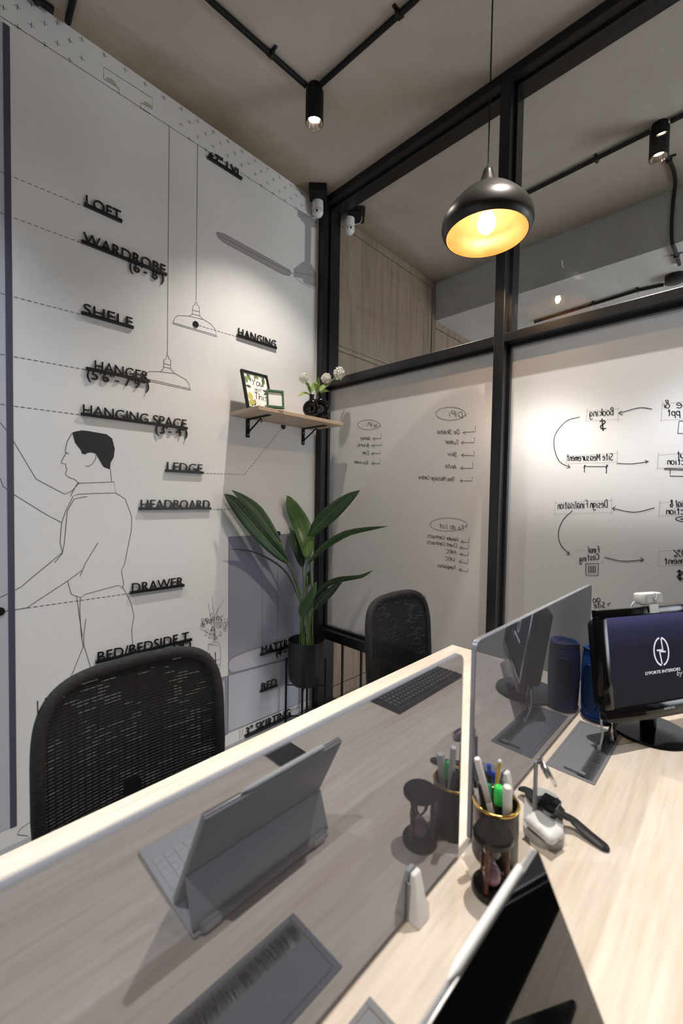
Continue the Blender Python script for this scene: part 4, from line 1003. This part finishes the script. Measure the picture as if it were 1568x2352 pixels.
# ================================================================ OFFICE CHAIRS
def chair(yc):
    Xc, w, z0, z1 = -1.10, .452, .44, .986
    t = thing('office_chair', 'x', 'chair', (-.90, yc, 0), 'black mesh office chairs along the mural side')
    def surf(v, z, k=0):     # v in -1..1 across
        return Vector((Xc-.06*(z-.75)-.05*max(0, z-.85)+.030*v*v+k, yc+v*w/2, z))
    # outline: rounded shield
    def outline(ins=0.0, n=64):
        pts = []
        hw, hh, zc = w/2-ins, (z1-z0)/2-ins, (z0+z1)/2
        for i in range(n):
            a = 2*PI*i/n; e = 2/5.2
            cx, sx = math.cos(a), math.sin(a)
            u = math.copysign(abs(cx)**e, cx); vv = math.copysign(abs(sx)**e, sx)
            y = u*hw*(1-.05*max(0, -vv)); pts.append((y/(w/2), zc+vv*hh+.012*(1-u*u)*max(0, vv)))
        return pts
    ol = outline(.011)
    B().tube([surf(v, z) for v, z in ol], .0145, 10, close=True).obj('back_frame', M_fabric, t, 'all')
    b = B()
    rows = int((z1-z0-.03)/.0078)
    ol2 = outline(.012, 128)
    rm = random.Random(21); z = z0+.02; pitch, th = .0079, .0073
    while z < z1-.010:
        q = abs((z+th/2-(z0+z1)/2)/((z1-z0)/2-.012))
        if q < 1:
            lim = (1-q**5.2)**(1/5.2)*(w/2-.012)/(w/2)*(1-.05*max(0, ((z0+z1)/2-z)/((z1-z0)/2))); N = 44
            b.grid([[surf(-lim+2*lim*i/14, z, .002) for i in range(15)], [surf(-lim+2*lim*i/14, z+th, .002) for i in range(15)]])
            run = 0; closed = True
            for i in range(N):     # the tight weave closes most of the slits, in runs
                va, vb = -lim+2*lim*i/N, -lim+2*lim*(i+1)/N
                if run <= 0:
                    dens = .80+.17*math.sin(7*va+9*z)+.12*math.sin(15*va-23*z)
                    closed = rm.random() < dens; run = rm.randint(1, 4)
                run -= 1
                if closed: b.grid([[surf(va, z+th-.0004, .001), surf(vb, z+th-.0004, .001)], [surf(va, z+pitch+.0004, .001), surf(vb, z+pitch+.0004, .001)]])
        z += pitch
    for k in range(-14, 15):   # vertical threads
        v = k/15; b.grid([[surf(v-.006, z, -.001) for z in (z0+.03, .55, .7, .85, z1-.025)], [surf(v+.006, z, -.001) for z in (z0+.03, .55, .7, .85, z1-.025)]])
    b.obj('back_mesh', M_mesh, t, kind='stuff')
    B().tube([(Xc-.035, yc, .66), (Xc-.06, yc, .5), (Xc-.03, yc, .40), (Xc+.08, yc, .395)], .022, 10).obj('back_support', M_blackm, t, 'all')
    B().box(Xc+.02, Xc+.50, yc-.235, yc+.235, .42, .49, .03, 4).obj('seat', M_fabric, t, 'all')
    B().cyl((-.86, yc, .10), (-.86, yc, .42), .028, n=16).obj('gas_lift', M_black, t, True)
    for k in range(5):
        a = 2*PI*k/5+.3; e = Vector((-.86+.28*math.cos(a), yc+.28*math.sin(a), .075))
        B().tube([(-.86, yc, .11), e], [.022, .014], 8).obj('base_arm', M_blackm, t, True)
        B().cyl(e+Vector((-.018*math.sin(a), .018*math.cos(a), -.047)), e+Vector((.018*math.sin(a), -.018*math.cos(a), -.047)), .027, n=14).obj('castor', M_blackm, t, True)
    return t
ch1 = chair(.402); ch1['label'] = 'black mesh office chair nearest the camera, at the mural side of the desk'
def copy_tree(o, parent=None):
    c = o.copy(); COL.objects.link(c); c.parent = parent
    for k in o.children: copy_tree(k, c)
    return c
ch2 = copy_tree(ch1); ch2.location = (-.90, 1.492, .012)
ch2['label'] = 'black mesh office chair near the partition, right of the potted plant'
ch2.location.z = 0.0

# ================================================================ CABLE GROMMETS
def grommet(x0, x1, y0, y1, label):
    t = thing('cable_grommet', label, 'cable grommet', ((x0+x1)/2, (y0+y1)/2, ZD), 'grey cable grommets in the desk')
    b = B(); z = ZD
    for a in ((x0, x1, y0, y0+.010), (x0, x1, y1-.010, y1), (x0, x0+.008, y0+.010, y1-.010), (x1-.008, x1, y0+.010, y1-.010)):
        b.box(*a, z, z+.0022, .0006, 1)
    b.obj('frame', M_plate, t)
    B().box(x0+.009, x1-.040, y0+.011, y1-.011, z, z+.0018, .0006, 1).obj('lid', M_plate, t)
    B().box(x1-.039, x1-.0085, y0+.011, y1-.011, z, z+.0004).obj('slot', M_blackm, t)
    b = B(); r = random.Random(5)
    for k in range(520):
        yy = y0+.012+(y1-y0-.024)*k/520; xx = x1-.040 if k % 2 else x1-.009
        s = 1 if k % 2 else -1; dy = r.uniform(-.004, .004); L = r.uniform(.014, .026)
        b.poly([(xx, yy-.0005, z+.001), (xx, yy+.0005, z+.001), (xx+s*L, yy+dy, z+.001+r.uniform(.0005, .006))])
    b.obj('brush_bristles', mat('bristle', (.16, .165, .175), .35), t, kind='stuff')
    b = B().box(x1-.072, x1-.040, y0+.016, y0+.020, z+.002, z+.008, .001, 1).box(x1-.044, x1-.024, y0+.013, y0+.022, z+.002, z+.010, .002)
    b.obj('latch', M_plate, t)
grommet(-.349, -.239, 1.108, 1.408, 'dark grey cable grommet in front of the monitor')
grommet(-.340, -.231, .125, .419, 'dark grey cable grommet left of the tablet, cut by the photo edge')

# ================================================================ PEN CUP
CX, CY, CR_ = -.322, .757, .0405
M_cup = noisy('cup_black_marble', (.010, .010, .010), (.035, .033, .030), (1, 1, 1), 8, .38, nscale=28, dist=1.2, lo=.5, hi=.75)
t = thing('pen_cup', 'black pen cup with a gold rim beside the hourglass', 'pen cup', (CX, CY, ZD))
B().lathe((CX, CY, ZD), [(0, 0), (CR_-.003, 0), (CR_, .004), (CR_, .100), (CR_-.0035, .100), (CR_-.0035, .006), (0, .006)], 40).obj('body', M_cup, t, True)
B().tube([(CX+(CR_-.0012)*math.cos(2*PI*i/40), CY+(CR_-.0012)*math.sin(2*PI*i/40), ZD+.1005) for i in range(40)], .0028, 8, close=True).obj('rim', M_gold, t, 'all')
def pen(top, foot, r, body, label, cap=None, capm=None, tip='flat', cap_r=None):
    top, foot = Vector(top), Vector(foot); d = (top-foot).normalized(); L = (top-foot).length
    t = thing('pen', label, 'pen', foot, 'pens standing in the gold-rimmed cup')
    cl = cap or .25
    p = top-d*L*cl
    B().cyl(foot, p, r*.92, n=14, bev=r*.2).obj('barrel', body, t, True)
    cr = cap_r or r
    b = B(); b.lathe(p, [(cr*.95, 0), (cr, .001), (cr*.96, (top-p).length-.003), (cr*.75, (top-p).length-.0005), (0, (top-p).length)], 16, d); b.obj('cap', capm or body, t, True)
    sdv = d.cross(Vector((.7, .3, 0))).normalized()
    return t
M_blk = mat('pen_black', (.015, .015, .017), .35); M_blu = mat('pen_blue', (.02, .06, .45), .3); M_grn = mat('highlighter_green', (.05, .62, .12), .35); M_dgrn = mat('pen_dark_green', (.02, .28, .12), .35)
M_ltg = mat('pen_grey', (.50, .52, .55), .4); M_gp = mat('pencil_gold', (.62, .36, .07), .3, .5)
zf = ZD+.012
pen(at_y(1095, 1741, .715), (CX+.012, CY+.002, zf), .0062, M_white, 'tall white marker leaning left in the pen cup', .45)
pen(at_y(1122, 1755, .765), (CX-.008, CY+.015, zf), .0042, M_blk, 'black pen with a blue end in the pen cup', .13, M_blu)
pen(at_y(1133, 1773, .780), (CX+.003, CY+.022, zf), .0036, M_ltg, 'thin pen with a bright blue end at the back of the cup', .16, M_blu)
pen(at_y(1148, 1745, .778), (CX-.012, CY-.002, zf), .0038, M_gp, 'gold pencil standing in the pen cup', .03, M_white)
pen(at_y(1088, 1791, .742), (CX+.004, CY-.016, zf), .0048, M_ltg, 'grey pen with a dark tip at the left of the cup', .10, M_blk)
pen(at_y(1100, 1800, .725), (CX+.004, CY-.026, zf), .0040, M_blk, 'black pen beside the tall white marker in the cup', .3)
pen(at_y(1121, 1800, .757), (CX+.002, CY+.006, zf), .0052, M_blk, 'black marker with a dark green cap in the cup', .16, M_dgrn)
pen(at_y(1146, 1806, .752), (CX+.010, CY-.004, zf), .0078, M_blk, 'highlighter with a bright green cap in the cup', .26, M_grn, cap_r=.0095)
pen(at_y(1165, 1806, .745), (CX+.020, CY+.008, zf), .0085, M_white, 'thick white marker at the right of the cup', .5)

# ================================================================ HOURGLASS
HX, HY = -.293, .681
M_hw = noisy('hourglass_wood', (.055, .014, .010), (.10, .028, .018), (8, 8, 1), 4, .25, nscale=6)
t = thing('hourglass', 'dark wood hourglass with pink sand behind the tablet', 'hourglass', (HX, HY, ZD))
B().lathe((HX, HY, ZD), [(0, 0), (.031, 0), (.033, .003), (.033, .009), (.030, .013), (0, .013)], 36).obj('base', mat('hourglass_black', (.012, .010, .010), .22), t, True)
B().lathe((HX, HY, ZD+.091), [(0, 0), (.029, 0), (.033, .004), (.033, .010), (.030, .013), (0, .013)], 36).obj('top_plate', MATS['hourglass_black'], t, True)
for k in range(3):
    a = 2*PI*k/3+.6; x, y = HX+.0235*math.cos(a), HY+.0235*math.sin(a)
    B().lathe((x, y, ZD+.013), [(.0042, 0), (.0048, .004), (.0030, .010), (.0046, .020), (.0052, .028), (.0035, .037), (.0048, .039), (.0035, .041), (.0052, .050), (.0046, .058), (.0030, .068), (.0048, .074), (.0042, .078)], 14).obj('post', M_hw, t, 'all')
gl = B().lathe((HX, HY, ZD+.013), [(.004, .001), (.013, .004), (.0155, .012), (.0145, .022), (.008, .033), (.0022, .039), (.008, .045), (.0145, .056), (.0155, .066), (.013, .074), (.004, .077)], 28).obj('glass_bulbs', M_thin, t, 'all')
M_sand = noisy('pink_sand', (.62, .36, .50), (.72, .46, .60), (1, 1, 1), 3, .8, nscale=300)
B().lathe((HX, HY, ZD+.0145), [(0, 0), (.0115, .003), (.0145, .011), (.0132, .0165), (.006, .022), (0, .026)], 24).obj('sand', M_sand, t, 'all')
B().cyl((HX, HY, ZD+.04), (HX, HY, ZD+.055), .0007, n=6).obj('falling_sand', M_sand, t)

# ================================================================ CHARGER, WATCH, EARBUDS
M_chg = mat('charger_grey', (.40, .41, .41), .5)
A0, A1 = Vector((-.2725, .868, 0)), Vector((-.303, .955, 0))
dv = (A1-A0).normalized(); sv = Vector((dv.y, -dv.x, 0))
t = thing('charging_stand', 'grey wireless charging stand with an upright magnetic disc', 'charger', (A0+A1)/2+Vector((0, 0, ZD)))
R_ = .036
pts = [A0+dv*(-R_*math.sin(a))*1.0+sv*(R_*math.cos(a)) for a in [PI*i/14 for i in range(15)]] + [A1+dv*(R_*math.sin(a))-sv*(R_*math.cos(a)) for a in [PI*i/14 for i in range(15)]]
B().prism([Vector((p.x, p.y, ZD+.001)) for p in pts], (0, 0, .014)).obj('base', M_chg, t, True)
pb_ = Vector((-.300, .897, ZD+.015)); ptop = Vector((-.299, .894, .876))
B().cyl(A0+Vector((.004, .010, ZD+.0152)), A0+Vector((.004, .010, ZD+.0168)), .020, n=28).obj('charging_pad', MATS['pen_grey'], t, True)
B().cyl(pb_, ptop, .0042, n=14, bev=.001).obj('pole', M_grey, t, True)
B().tube(catmull([ptop+Vector((0, 0, -.004)), ptop+Vector((.010, -.003, .002)), ptop+Vector((.018, -.006, -.003))], 4), .0032, 10).obj('joint', M_steel, t, 'all')
dn = (Vector((.717, .697, 0))*.90+Vector((0, 0, .40))-Vector((-.25, .82, -.5))*.20).normalized(); dc = Vector((-.274, .886, .872))
B().cyl(dc-dn*.003, dc+dn*.003, .0285, n=36, bev=.001).obj('magnetic_disc', M_steel, t, True)
B().cyl(dc-dn*.009, dc-dn*.003, .012, n=20).obj('disc_hub', M_grey, t, True)
pk = Vector((-.280, .922, 0))
B().cyl(pk+Vector((0, 0, ZD+.015)), pk+Vector((0, 0, ZD+.026)), .0155, n=28, bev=.001).obj('watch_puck', M_steel, t, True)
t = thing('smart_watch', 'black smart watch with open strap lying on the charger', 'watch', pk+Vector((0, 0, ZD+.026)))
wa = Vector((.99, -.10, 0)).normalized(); wb = Vector((.10, .99, 0))
wz = Vector((.02, -.14, 1)).normalized(); wbb = wz.cross(wa).normalized()
wc = pk+Vector((0, 0, ZD+.033))
B().obox(wc, wa, wbb, wz, .036, .042, .0105, .0048, 4).obj('case', M_gloss, t, 'all')
B().cyl(wc+wbb*.0215+wa*.008, wc+wbb*.0235+wa*.008, .0032, n=12).obj('crown', M_steel, t, True)
M_strap = mat('strap_rubber', (.022, .023, .025), .5)
def strap(pts, nm, w0, w1):
    P = catmull(pts, 6); rows = []
    for i, p in enumerate(P):
        s = i/(len(P)-1); w = (w0+(w1-w0)*s)*(1 if s < .93 else max(.35, 1-((s-.93)/.07)**2*.65)); d = (P[min(i+1, len(P)-1)]-P[max(i-1, 0)]).normalized()
        sd = Vector((0, 0, 1)).cross(d).normalized(); nz_ = d.cross(sd)
        rows.append([p-sd*w/2, p+sd*w/2])
    o = B().grid(rows).obj(nm, M_strap, t, 'all'); md = o.modifiers.new('t', 'SOLIDIFY'); md.thickness = .0026; md.offset = 0
strap([wc+wa*.016, wc+wa*.030+Vector((0, 0, -.006)), Vector((-.235, .926, .769)), Vector((-.205, .922, .760)), Vector((-.170, .915, .754))], 'strap', .024, .021)
strap([wc-wa*.016, wc-wa*.030+Vector((0, 0, -.006)), Vector((-.330, .945, .772)), Vector((-.352, .952, .766))], 'strap', .024, .021)
t = thing('earbud_case', 'small white earbud case resting on the charging stand', 'earbud case', (-.268, .853, ZD+.016))
ec = Vector((-.266, .851, ZD+.031)); ea = Vector((.97, -.25, -.10)).normalized(); eb = Vector((.25, .97, .0)); ez = ea.cross(eb).normalized(); eb = ez.cross(ea)
B().obox(ec, ea, eb, ez, .0605, .045, .0215, .0100, 6).obj('shell', M_white, t, 'all')
B().obox(ec+ea*.0300, ea, eb, ez, .001, .006, .003).obj('port', M_grey, t)
B().obox(ec+ez*.0008, ea, eb, ez, .0607, .0452, .0005).obj('seam', M_grey, t)

# ================================================================ BLUE SPEAKER
M_sp = noisy('speaker_blue', (.004, .045, .22), (.008, .070, .30), (1, 1, 1), 2, .75, .5, nscale=260)
M_spr = mat('speaker_rubber', (.005, .028, .105), .5)
sx_, sy_ = -.3165, 1.462
t = thing('speaker', 'blue upright cylindrical speaker half hidden behind the monitor', 'speaker', (sx_, sy_, ZD))
B().lathe((sx_, sy_, ZD), [(0, .001), (.034, .001), (.040, .006), (.0435, .03), (.0455, .07), (.0465, .115), (.0455, .16), (.0435, .195), (.040, .215), (.036, .218), (.034, .212), (.033, .20), (0, .20)], 44).obj('body', M_sp, t, 'all')
B().lathe((sx_, sy_, ZD), [(.0325, .201), (.0325, .207), (.029, .210), (0, .206)], 32).obj('passive_cone', M_steel, t, 'all')
vd = Vector((-.72, -.70, 0)).normalized(); vs_ = Vector((-vd.y, vd.x, 0))
for dd in (Vector((-.25, -.97, 0)).normalized(),):
    ss = Vector((-dd.y, dd.x, 0)); rows = []
    for z in (.035, .040, .050, .070, .11, .145, .162, .170, .174):
        hw = {.035: .008, .040: .014, .050: .020, .162: .020, .170: .014, .174: .008}.get(z, .0245)
        rows.append([Vector((sx_, sy_, ZD+z))+(dd*math.cos(a)+ss*math.sin(a))*.0485 for a in [(-1+2*i/8)*hw/.0465 for i in range(9)]])
    o = B().grid(rows).obj('side_grip', M_spr, t, 'all'); md = o.modifiers.new('t', 'SOLIDIFY'); md.thickness = .006
B().tube([(sx_+.041*math.cos(a), sy_+.041*math.sin(a), ZD+.212+.004*math.sin(2*a)) for a in [2*PI*i/32 for i in range(32)]], .003, 8, close=True).obj('top_ring', M_spr, t, 'all')
B().tube([(sx_+.0425*math.cos(a), sy_+.0425*math.sin(a), ZD+.012) for a in [2*PI*i/32 for i in range(32)]], .0025, 8, close=True).obj('foot_ring', M_spr, t, 'all')

# ================================================================ MONITOR
MA = math.radians(29)
md_ = Vector((math.sin(MA), math.cos(MA), 0)); mn = Vector((math.cos(MA), -math.sin(MA), 0))   # width direction, facing
tl = math.radians(8); mup = (Vector((0, 0, 1))*math.cos(tl)-mn*math.sin(tl)); mnn = mn*math.cos(tl)+Vector((0, 0, 1))*math.sin(tl)
mc = Vector((-.163, 1.473, .972))
MW, MH = .446, .297
t = thing('monitor', 'black glossy monitor showing a white line logo on its dark screen', 'monitor', Vector((mc.x, mc.y, ZD))-mn*.045)
def mq(u, v, k=0): return mc + md_*u + mup*v + mnn*k
b = B()
scr = (-.194, .194, -.110, .127)
for u0, u1, v0, v1 in ((-MW/2, MW/2, scr[3], MH/2), (-MW/2, scr[0], scr[2], scr[3]), (scr[1], MW/2, scr[2], scr[3])):
    b.obox(mq((u0+u1)/2, (v0+v1)/2, -.006), md_, mup, mnn, u1-u0+.0005, v1-v0+.0005, .022, .003)
pts = [mq(-MW/2, scr[2], -.017), mq(MW/2, scr[2], -.017)] + [mq(MW/2*math.cos(a) if abs(math.cos(a)) > .02 else 0, -MH/2+.012-.014*math.sin(a), -.017) for a in [PI*i/16 for i in range(17)]]
b.prism(pts, mnn*.022, .002)
b.obj('bezel', M_gloss, t, True)
B().obox(mq(0, .0, -.034), md_, mup, mnn, MW-.03, MH-.06, .045, .018, 4).obj('back_shell', M_blackm, t, True)
def screen_mat():
    m = bpy.data.materials.new('screen'); m.use_nodes = True; n, l, bb = nodes(m)
    bb.inputs['Base Color'].default_value = (.004, .004, .005, 1); bb.inputs['Roughness'].default_value = .25; bb.inputs['Specular IOR Level'].default_value = 0
    tc = n.new('ShaderNodeTexCoord'); sp = n.new('ShaderNodeSeparateXYZ'); l.new(tc.outputs['Generated'], sp.inputs[0])
    r = n.new('ShaderNodeValToRGB'); e = r.color_ramp.elements
    e[0].position = .0; e[0].color = (.026, .026, .030, 1); e[1].position = 1; e[1].color = (.085, .085, .20, 1)
    x = e.new(.62); x.color = (.024, .024, .040, 1); x = e.new(.85); x.color = (.040, .040, .085, 1)
    l.new(sp.outputs['Z'], r.inputs['Fac']); l.new(r.outputs['Color'], bb.inputs['Emission Color']); bb.inputs['Emission Strength'].default_value = .62
    return m
scp = B().poly([mq(scr[0], scr[2], -.003), mq(scr[1], scr[2], -.003), mq(scr[1], scr[3], -.003), mq(scr[0], scr[3], -.003)]).obj('screen', screen_mat(), t)
M_logo = mat('logo_white', (.1, .1, .1), .5, emit=(.72, .72, .78), es=.8)
b = B(); lc = (0.0, .022)
def el(a0, a1): return [mq(lc[0]+.0275*math.cos(a), lc[1]+.0375*math.sin(a), -.003) for a in [a0+(a1-a0)*i/24 for i in range(25)]]
b.ribbon(el(math.radians(98), math.radians(262)), .0045, mnn, .0008); b.ribbon(el(math.radians(-82), math.radians(82)), .0045, mnn, .0008)
for u0, v0, u1, v1 in ((.003, .058, .006, .020), (-.003, .022, .016, .020), (-.017, .026, .002, .026), (-.007, .026, -.002, -.012)):
    b.ribbon([mq(u0, v0, -.003), mq(u1, v1, -.003)], .004, mnn, .0009)
b.obj('screen_logo', M_logo, scp)
b = B()
for vv, ff in place_text("D’FORTE INTERIORS", mq(-.066, -.036, -.0028), md_, mup, mnn, height=.0085, width=.132, depth=.0004): add_vf(b, vv, ff)
handwrite(b, 'by Co', mq(.050, -.049, -.003), mq(.10, -.046, -.003), mnn, mup, .012, .0011, .3, .1, .0009)
b.obj('screen_words', M_logo, scp)
b = B()
for vv, ff in place_text('SAMSUNG', mq(-.020, -.131, .0052), md_, mup, mnn, height=.0058, width=.040, depth=.0003): add_vf(b, vv, ff)
b.obj('maker_lettering', M_steel, t)
bc = Vector((mc.x, mc.y, ZD))-mn*.035
B().lathe(bc, [(0, .001), (.098, .001), (.102, .004), (.100, .009), (.06, .013), (.02, .016), (0, .016)], 48).obj('stand_base', M_gloss, t, True)
B().cyl(bc+Vector((0, 0, .012)), bc+Vector((0, 0, .135)), .020, n=20).obj('stand_neck', M_gloss, t, True)
# webcam
wc0 = mq(-.034, MH/2+.0, -.006)
t = thing('webcam', 'silver white webcam clipped on top of the monitor', 'webcam', wc0)
B().obox(mq(-.030, MH/2+.024, -.004), md_, mup, mnn, .074, .030, .030, .006, 3).obj('body', M_white, t, 'all')
B().obox(mq(-.026, MH/2+.024, .0125), md_, mup, mnn, .060, .024, .002, .001).obj('face_plate', M_ltg, t)
B().cyl(mq(-.026, MH/2+.026, .012), mq(-.026, MH/2+.026, .0155), .0075, n=20).obj('lens', M_ltg, t, True)
B().tube(catmull([mq(-.030, MH/2+.040, .0135), mq(-.022, MH/2+.034, .0165), mq(-.028, MH/2+.020, .0165), mq(-.020, MH/2+.008, .0135)], 5), .0012, 6).obj('trim_line', M_white, t, 'all')
b = B().obox(mq(-.026, MH/2-.004, .0085), md_, mup, mnn, .034, .026, .003, .0012).obox(mq(-.026, MH/2+.006, -.006), md_, mup, mnn, .034, .006, .028, .001)
b.obj('clip', M_white, t)
B().tube(catmull([mq(-.055, MH/2+.018, -.012), mq(-.068, MH/2+.012, -.016), mq(-.075, MH/2-.004, -.022), mq(-.074, MH/2-.05, -.05)], 5), .002, 6).obj('cable', M_white, t, 'all')
# cables dropping into the grommet
def cable(pts, m, label, r=.0022):
    t = thing('cable', label, 'cable', pts[-1], 'cables behind the monitor')
    B().tube(catmull(pts, 6), r, 8).obj('cord', m, t, 'all')
    B().cyl(Vector(pts[-1])+Vector((0, 0, -.001)), Vector(pts[-1])+Vector((0, 0, .010)), r*1.6, n=10).obj('plug', m, t, True)
zz = ZD+.003
pB = [mq(-.205, -.125, -.03), mq(-.150, -.13, -.03), mq(-.165, -.13, -.03), mq(-.135, -.13, -.03)]
cable([pB[0], at_z(1381, 1668, .80), at_z(1383, 1690, .775), (-.268, 1.275, zz)], M_ltg, 'pale grey cable hanging nearest the speaker into the grommet', .0028)
cable([pB[1], at_z(1398, 1680, .79), (-.258, 1.330, zz)], M_blk, 'black cable hanging into the grommet beside the pale cable', .0028)
cable([pB[2], at_z(1404, 1670, .80), (-.254, 1.352, zz)], M_white, 'white cable hanging between two black cables', .0025)
cable([pB[3], at_z(1414, 1668, .80), (-.250, 1.365, zz)], M_blk, 'black cable hanging nearest the monitor stand', .0028)

# ================================================================ KEYBOARD, PHONE (right of the frame, mirrored in the dividers)
M_key = mat('key_dark', (.035, .035, .04), .5); M_kb = mat('keyboard_dark', (.022, .022, .025), .45)
t = thing('keyboard', 'dark full-size keyboard in front of the monitor, mirrored in the divider', 'keyboard', (.090, 1.237, ZD))
B().box(.020, .160, 1.043, 1.431, ZD+.001, ZD+.014, .003).obj('body', M_kb, t)
km = None
def keycap(x0, x1, y0, y1, z0, parent, m):
    global km
    o = bpy.data.objects.new('key', km) if km else None
    return B().box(x0, x1, y0, y1, z0, z0+.004, .0008, 1).obj('key', m, parent)
kw = mat('key_legend', (.75, .75, .78), .5)
for r in range(6):
    x = .140-r*.0192 if False else .036+r*.0192
    for k in range(20):
        y = 1.050+k*.0188
        o = keycap(x, x+.016, y, y+.0158, ZD+.014, t, M_key)
        B().box(x+.009, x+.0125, y+.0045, y+.0075, ZD+.0181, ZD+.0183).obj('legend', kw, o)
t = thing('phone', 'black phone lying on the desk right of the tablet', 'phone', (.131, .668, ZD))
B().box(.055, .207, .628, .706, ZD+.001, ZD+.009, .0036, 3).obj('body', M_gloss, t, True)
B().box(.059, .203, .632, .702, ZD+.0091, ZD+.0094).obj('glass', M_gloss, t)
t.rotation_euler = (0, 0, 0)

# ================================================================ TABLET ON A KEYBOARD CASE
KY0, KY1 = .287, .567
M_case = mat('case_white', (.58, .59, .60), .55); M_caseg = mat('case_grey', (.30, .31, .33), .5); M_alu = mat('tablet_aluminium', (.42, .42, .43), .3, .6)
tk = thing('keyboard_case', 'white tablet keyboard case with its back flap holding the tablet', 'keyboard case', (-.05, (KY0+KY1)/2, ZD))
B().box(-.160, .055, KY0, KY1, ZD+.001, ZD+.008, .003, 3).obj('keyboard_base', M_case, tk, True)
rk = 0
for r in range(5):
    for k in range(14):
        y = KY0+.010+k*.0188; x = -.068+r*.0172
        B().box(x, x+.0148, y, y+.0162, ZD+.008, ZD+.0092, .0005, 1).obj('key', M_case, tk)
B().box(.024, .052, .38, .475, ZD+.008, ZD+.0084).obj('trackpad', M_case, tk)
B().cyl((-.157, KY0+.012, ZD+.010), (-.157, KY1-.012, ZD+.010), .0085, n=18, bev=.001).obj('hinge', M_caseg, tk, True)
# tablet plane: bottom edge floats over the keys, top leans back
tb0, tb1 = Vector((-.098, 0, .783)), Vector((-.184, 0, .957))
tup = (tb1-tb0).normalized(); tn = Vector((tup.z, 0, -tup.x)); TH = .215
tb0 = tb1-tup*TH
ty = Vector((0, 1, 0))
def tq(u, v, k=0): return Vector((tb0.x, KY0, tb0.z)) + ty*u + tup*v + tn*k
TW = KY1-KY0
tt = thing('tablet', 'black-screened tablet leaning on its keyboard case in the foreground', 'tablet', tq(TW/2, 0))
B().obox(tq(TW/2, TH/2, -.0028), ty, tup, tn, TW, TH, .0058, .0022, 3).obj('body', M_alu, tt, True)
M_screen = mat('tablet_glass', (.003, .003, .0035), .03, coat=0, spec=.9)
M_scr2 = mat('tablet_bezel', (.004, .004, .004), .04, spec=.9)
B().obox(tq(TW/2, TH/2, .0004), ty, tup, tn, TW-.0016, TH-.0016, .0008, .0003, 1).obj('screen', M_screen, tt)
# back cover panels of the case
B().obox(tq(TW/2, TH/2+.002, -.0078), ty, tup, tn, TW, TH-.004, .0038, .0015, 2).obj('back_cover', M_caseg, tk, True)
fold = tq(0, .078, -.0105); hz = Vector((-.157, KY0, ZD+.012))
fd = (fold-hz); fl_ = fd.length; fd.normalize(); fnn = Vector((fd.z, 0, -fd.x))
B().obox(hz+fd*fl_/2+ty*TW/2, ty, fd, fnn, TW, fl_, .0035, .0012, 2).obj('lower_flap', M_caseg, tk, True)
for y0_ in (.016, TW-.044): B().obox(hz+ty*(y0_+.014)+Vector((-.0085, 0, -.002)), ty, (0, 0, 1), (1, 0, 0), .028, .010, .002, .0008).obj('hinge_cap', M_case, tk)
ts = thing('stylus', 'white stylus attached along the top edge of the tablet', 'stylus', tq(.13, TH))
sy0, sy1 = .066, .232
B().cyl(tq(sy0+.012, TH+.0048, -.0028), tq(sy1, TH+.0048, -.0028), .0045, n=20, bev=.001).obj('barrel', M_white, ts, True)
B().lathe(tq(sy0+.012, TH+.0048, -.0028), [(.0045, 0), (.0022, .012), (.0008, .017), (0, .0175)], 16, (0, -1, 0)).obj('tip', M_white, ts, True)
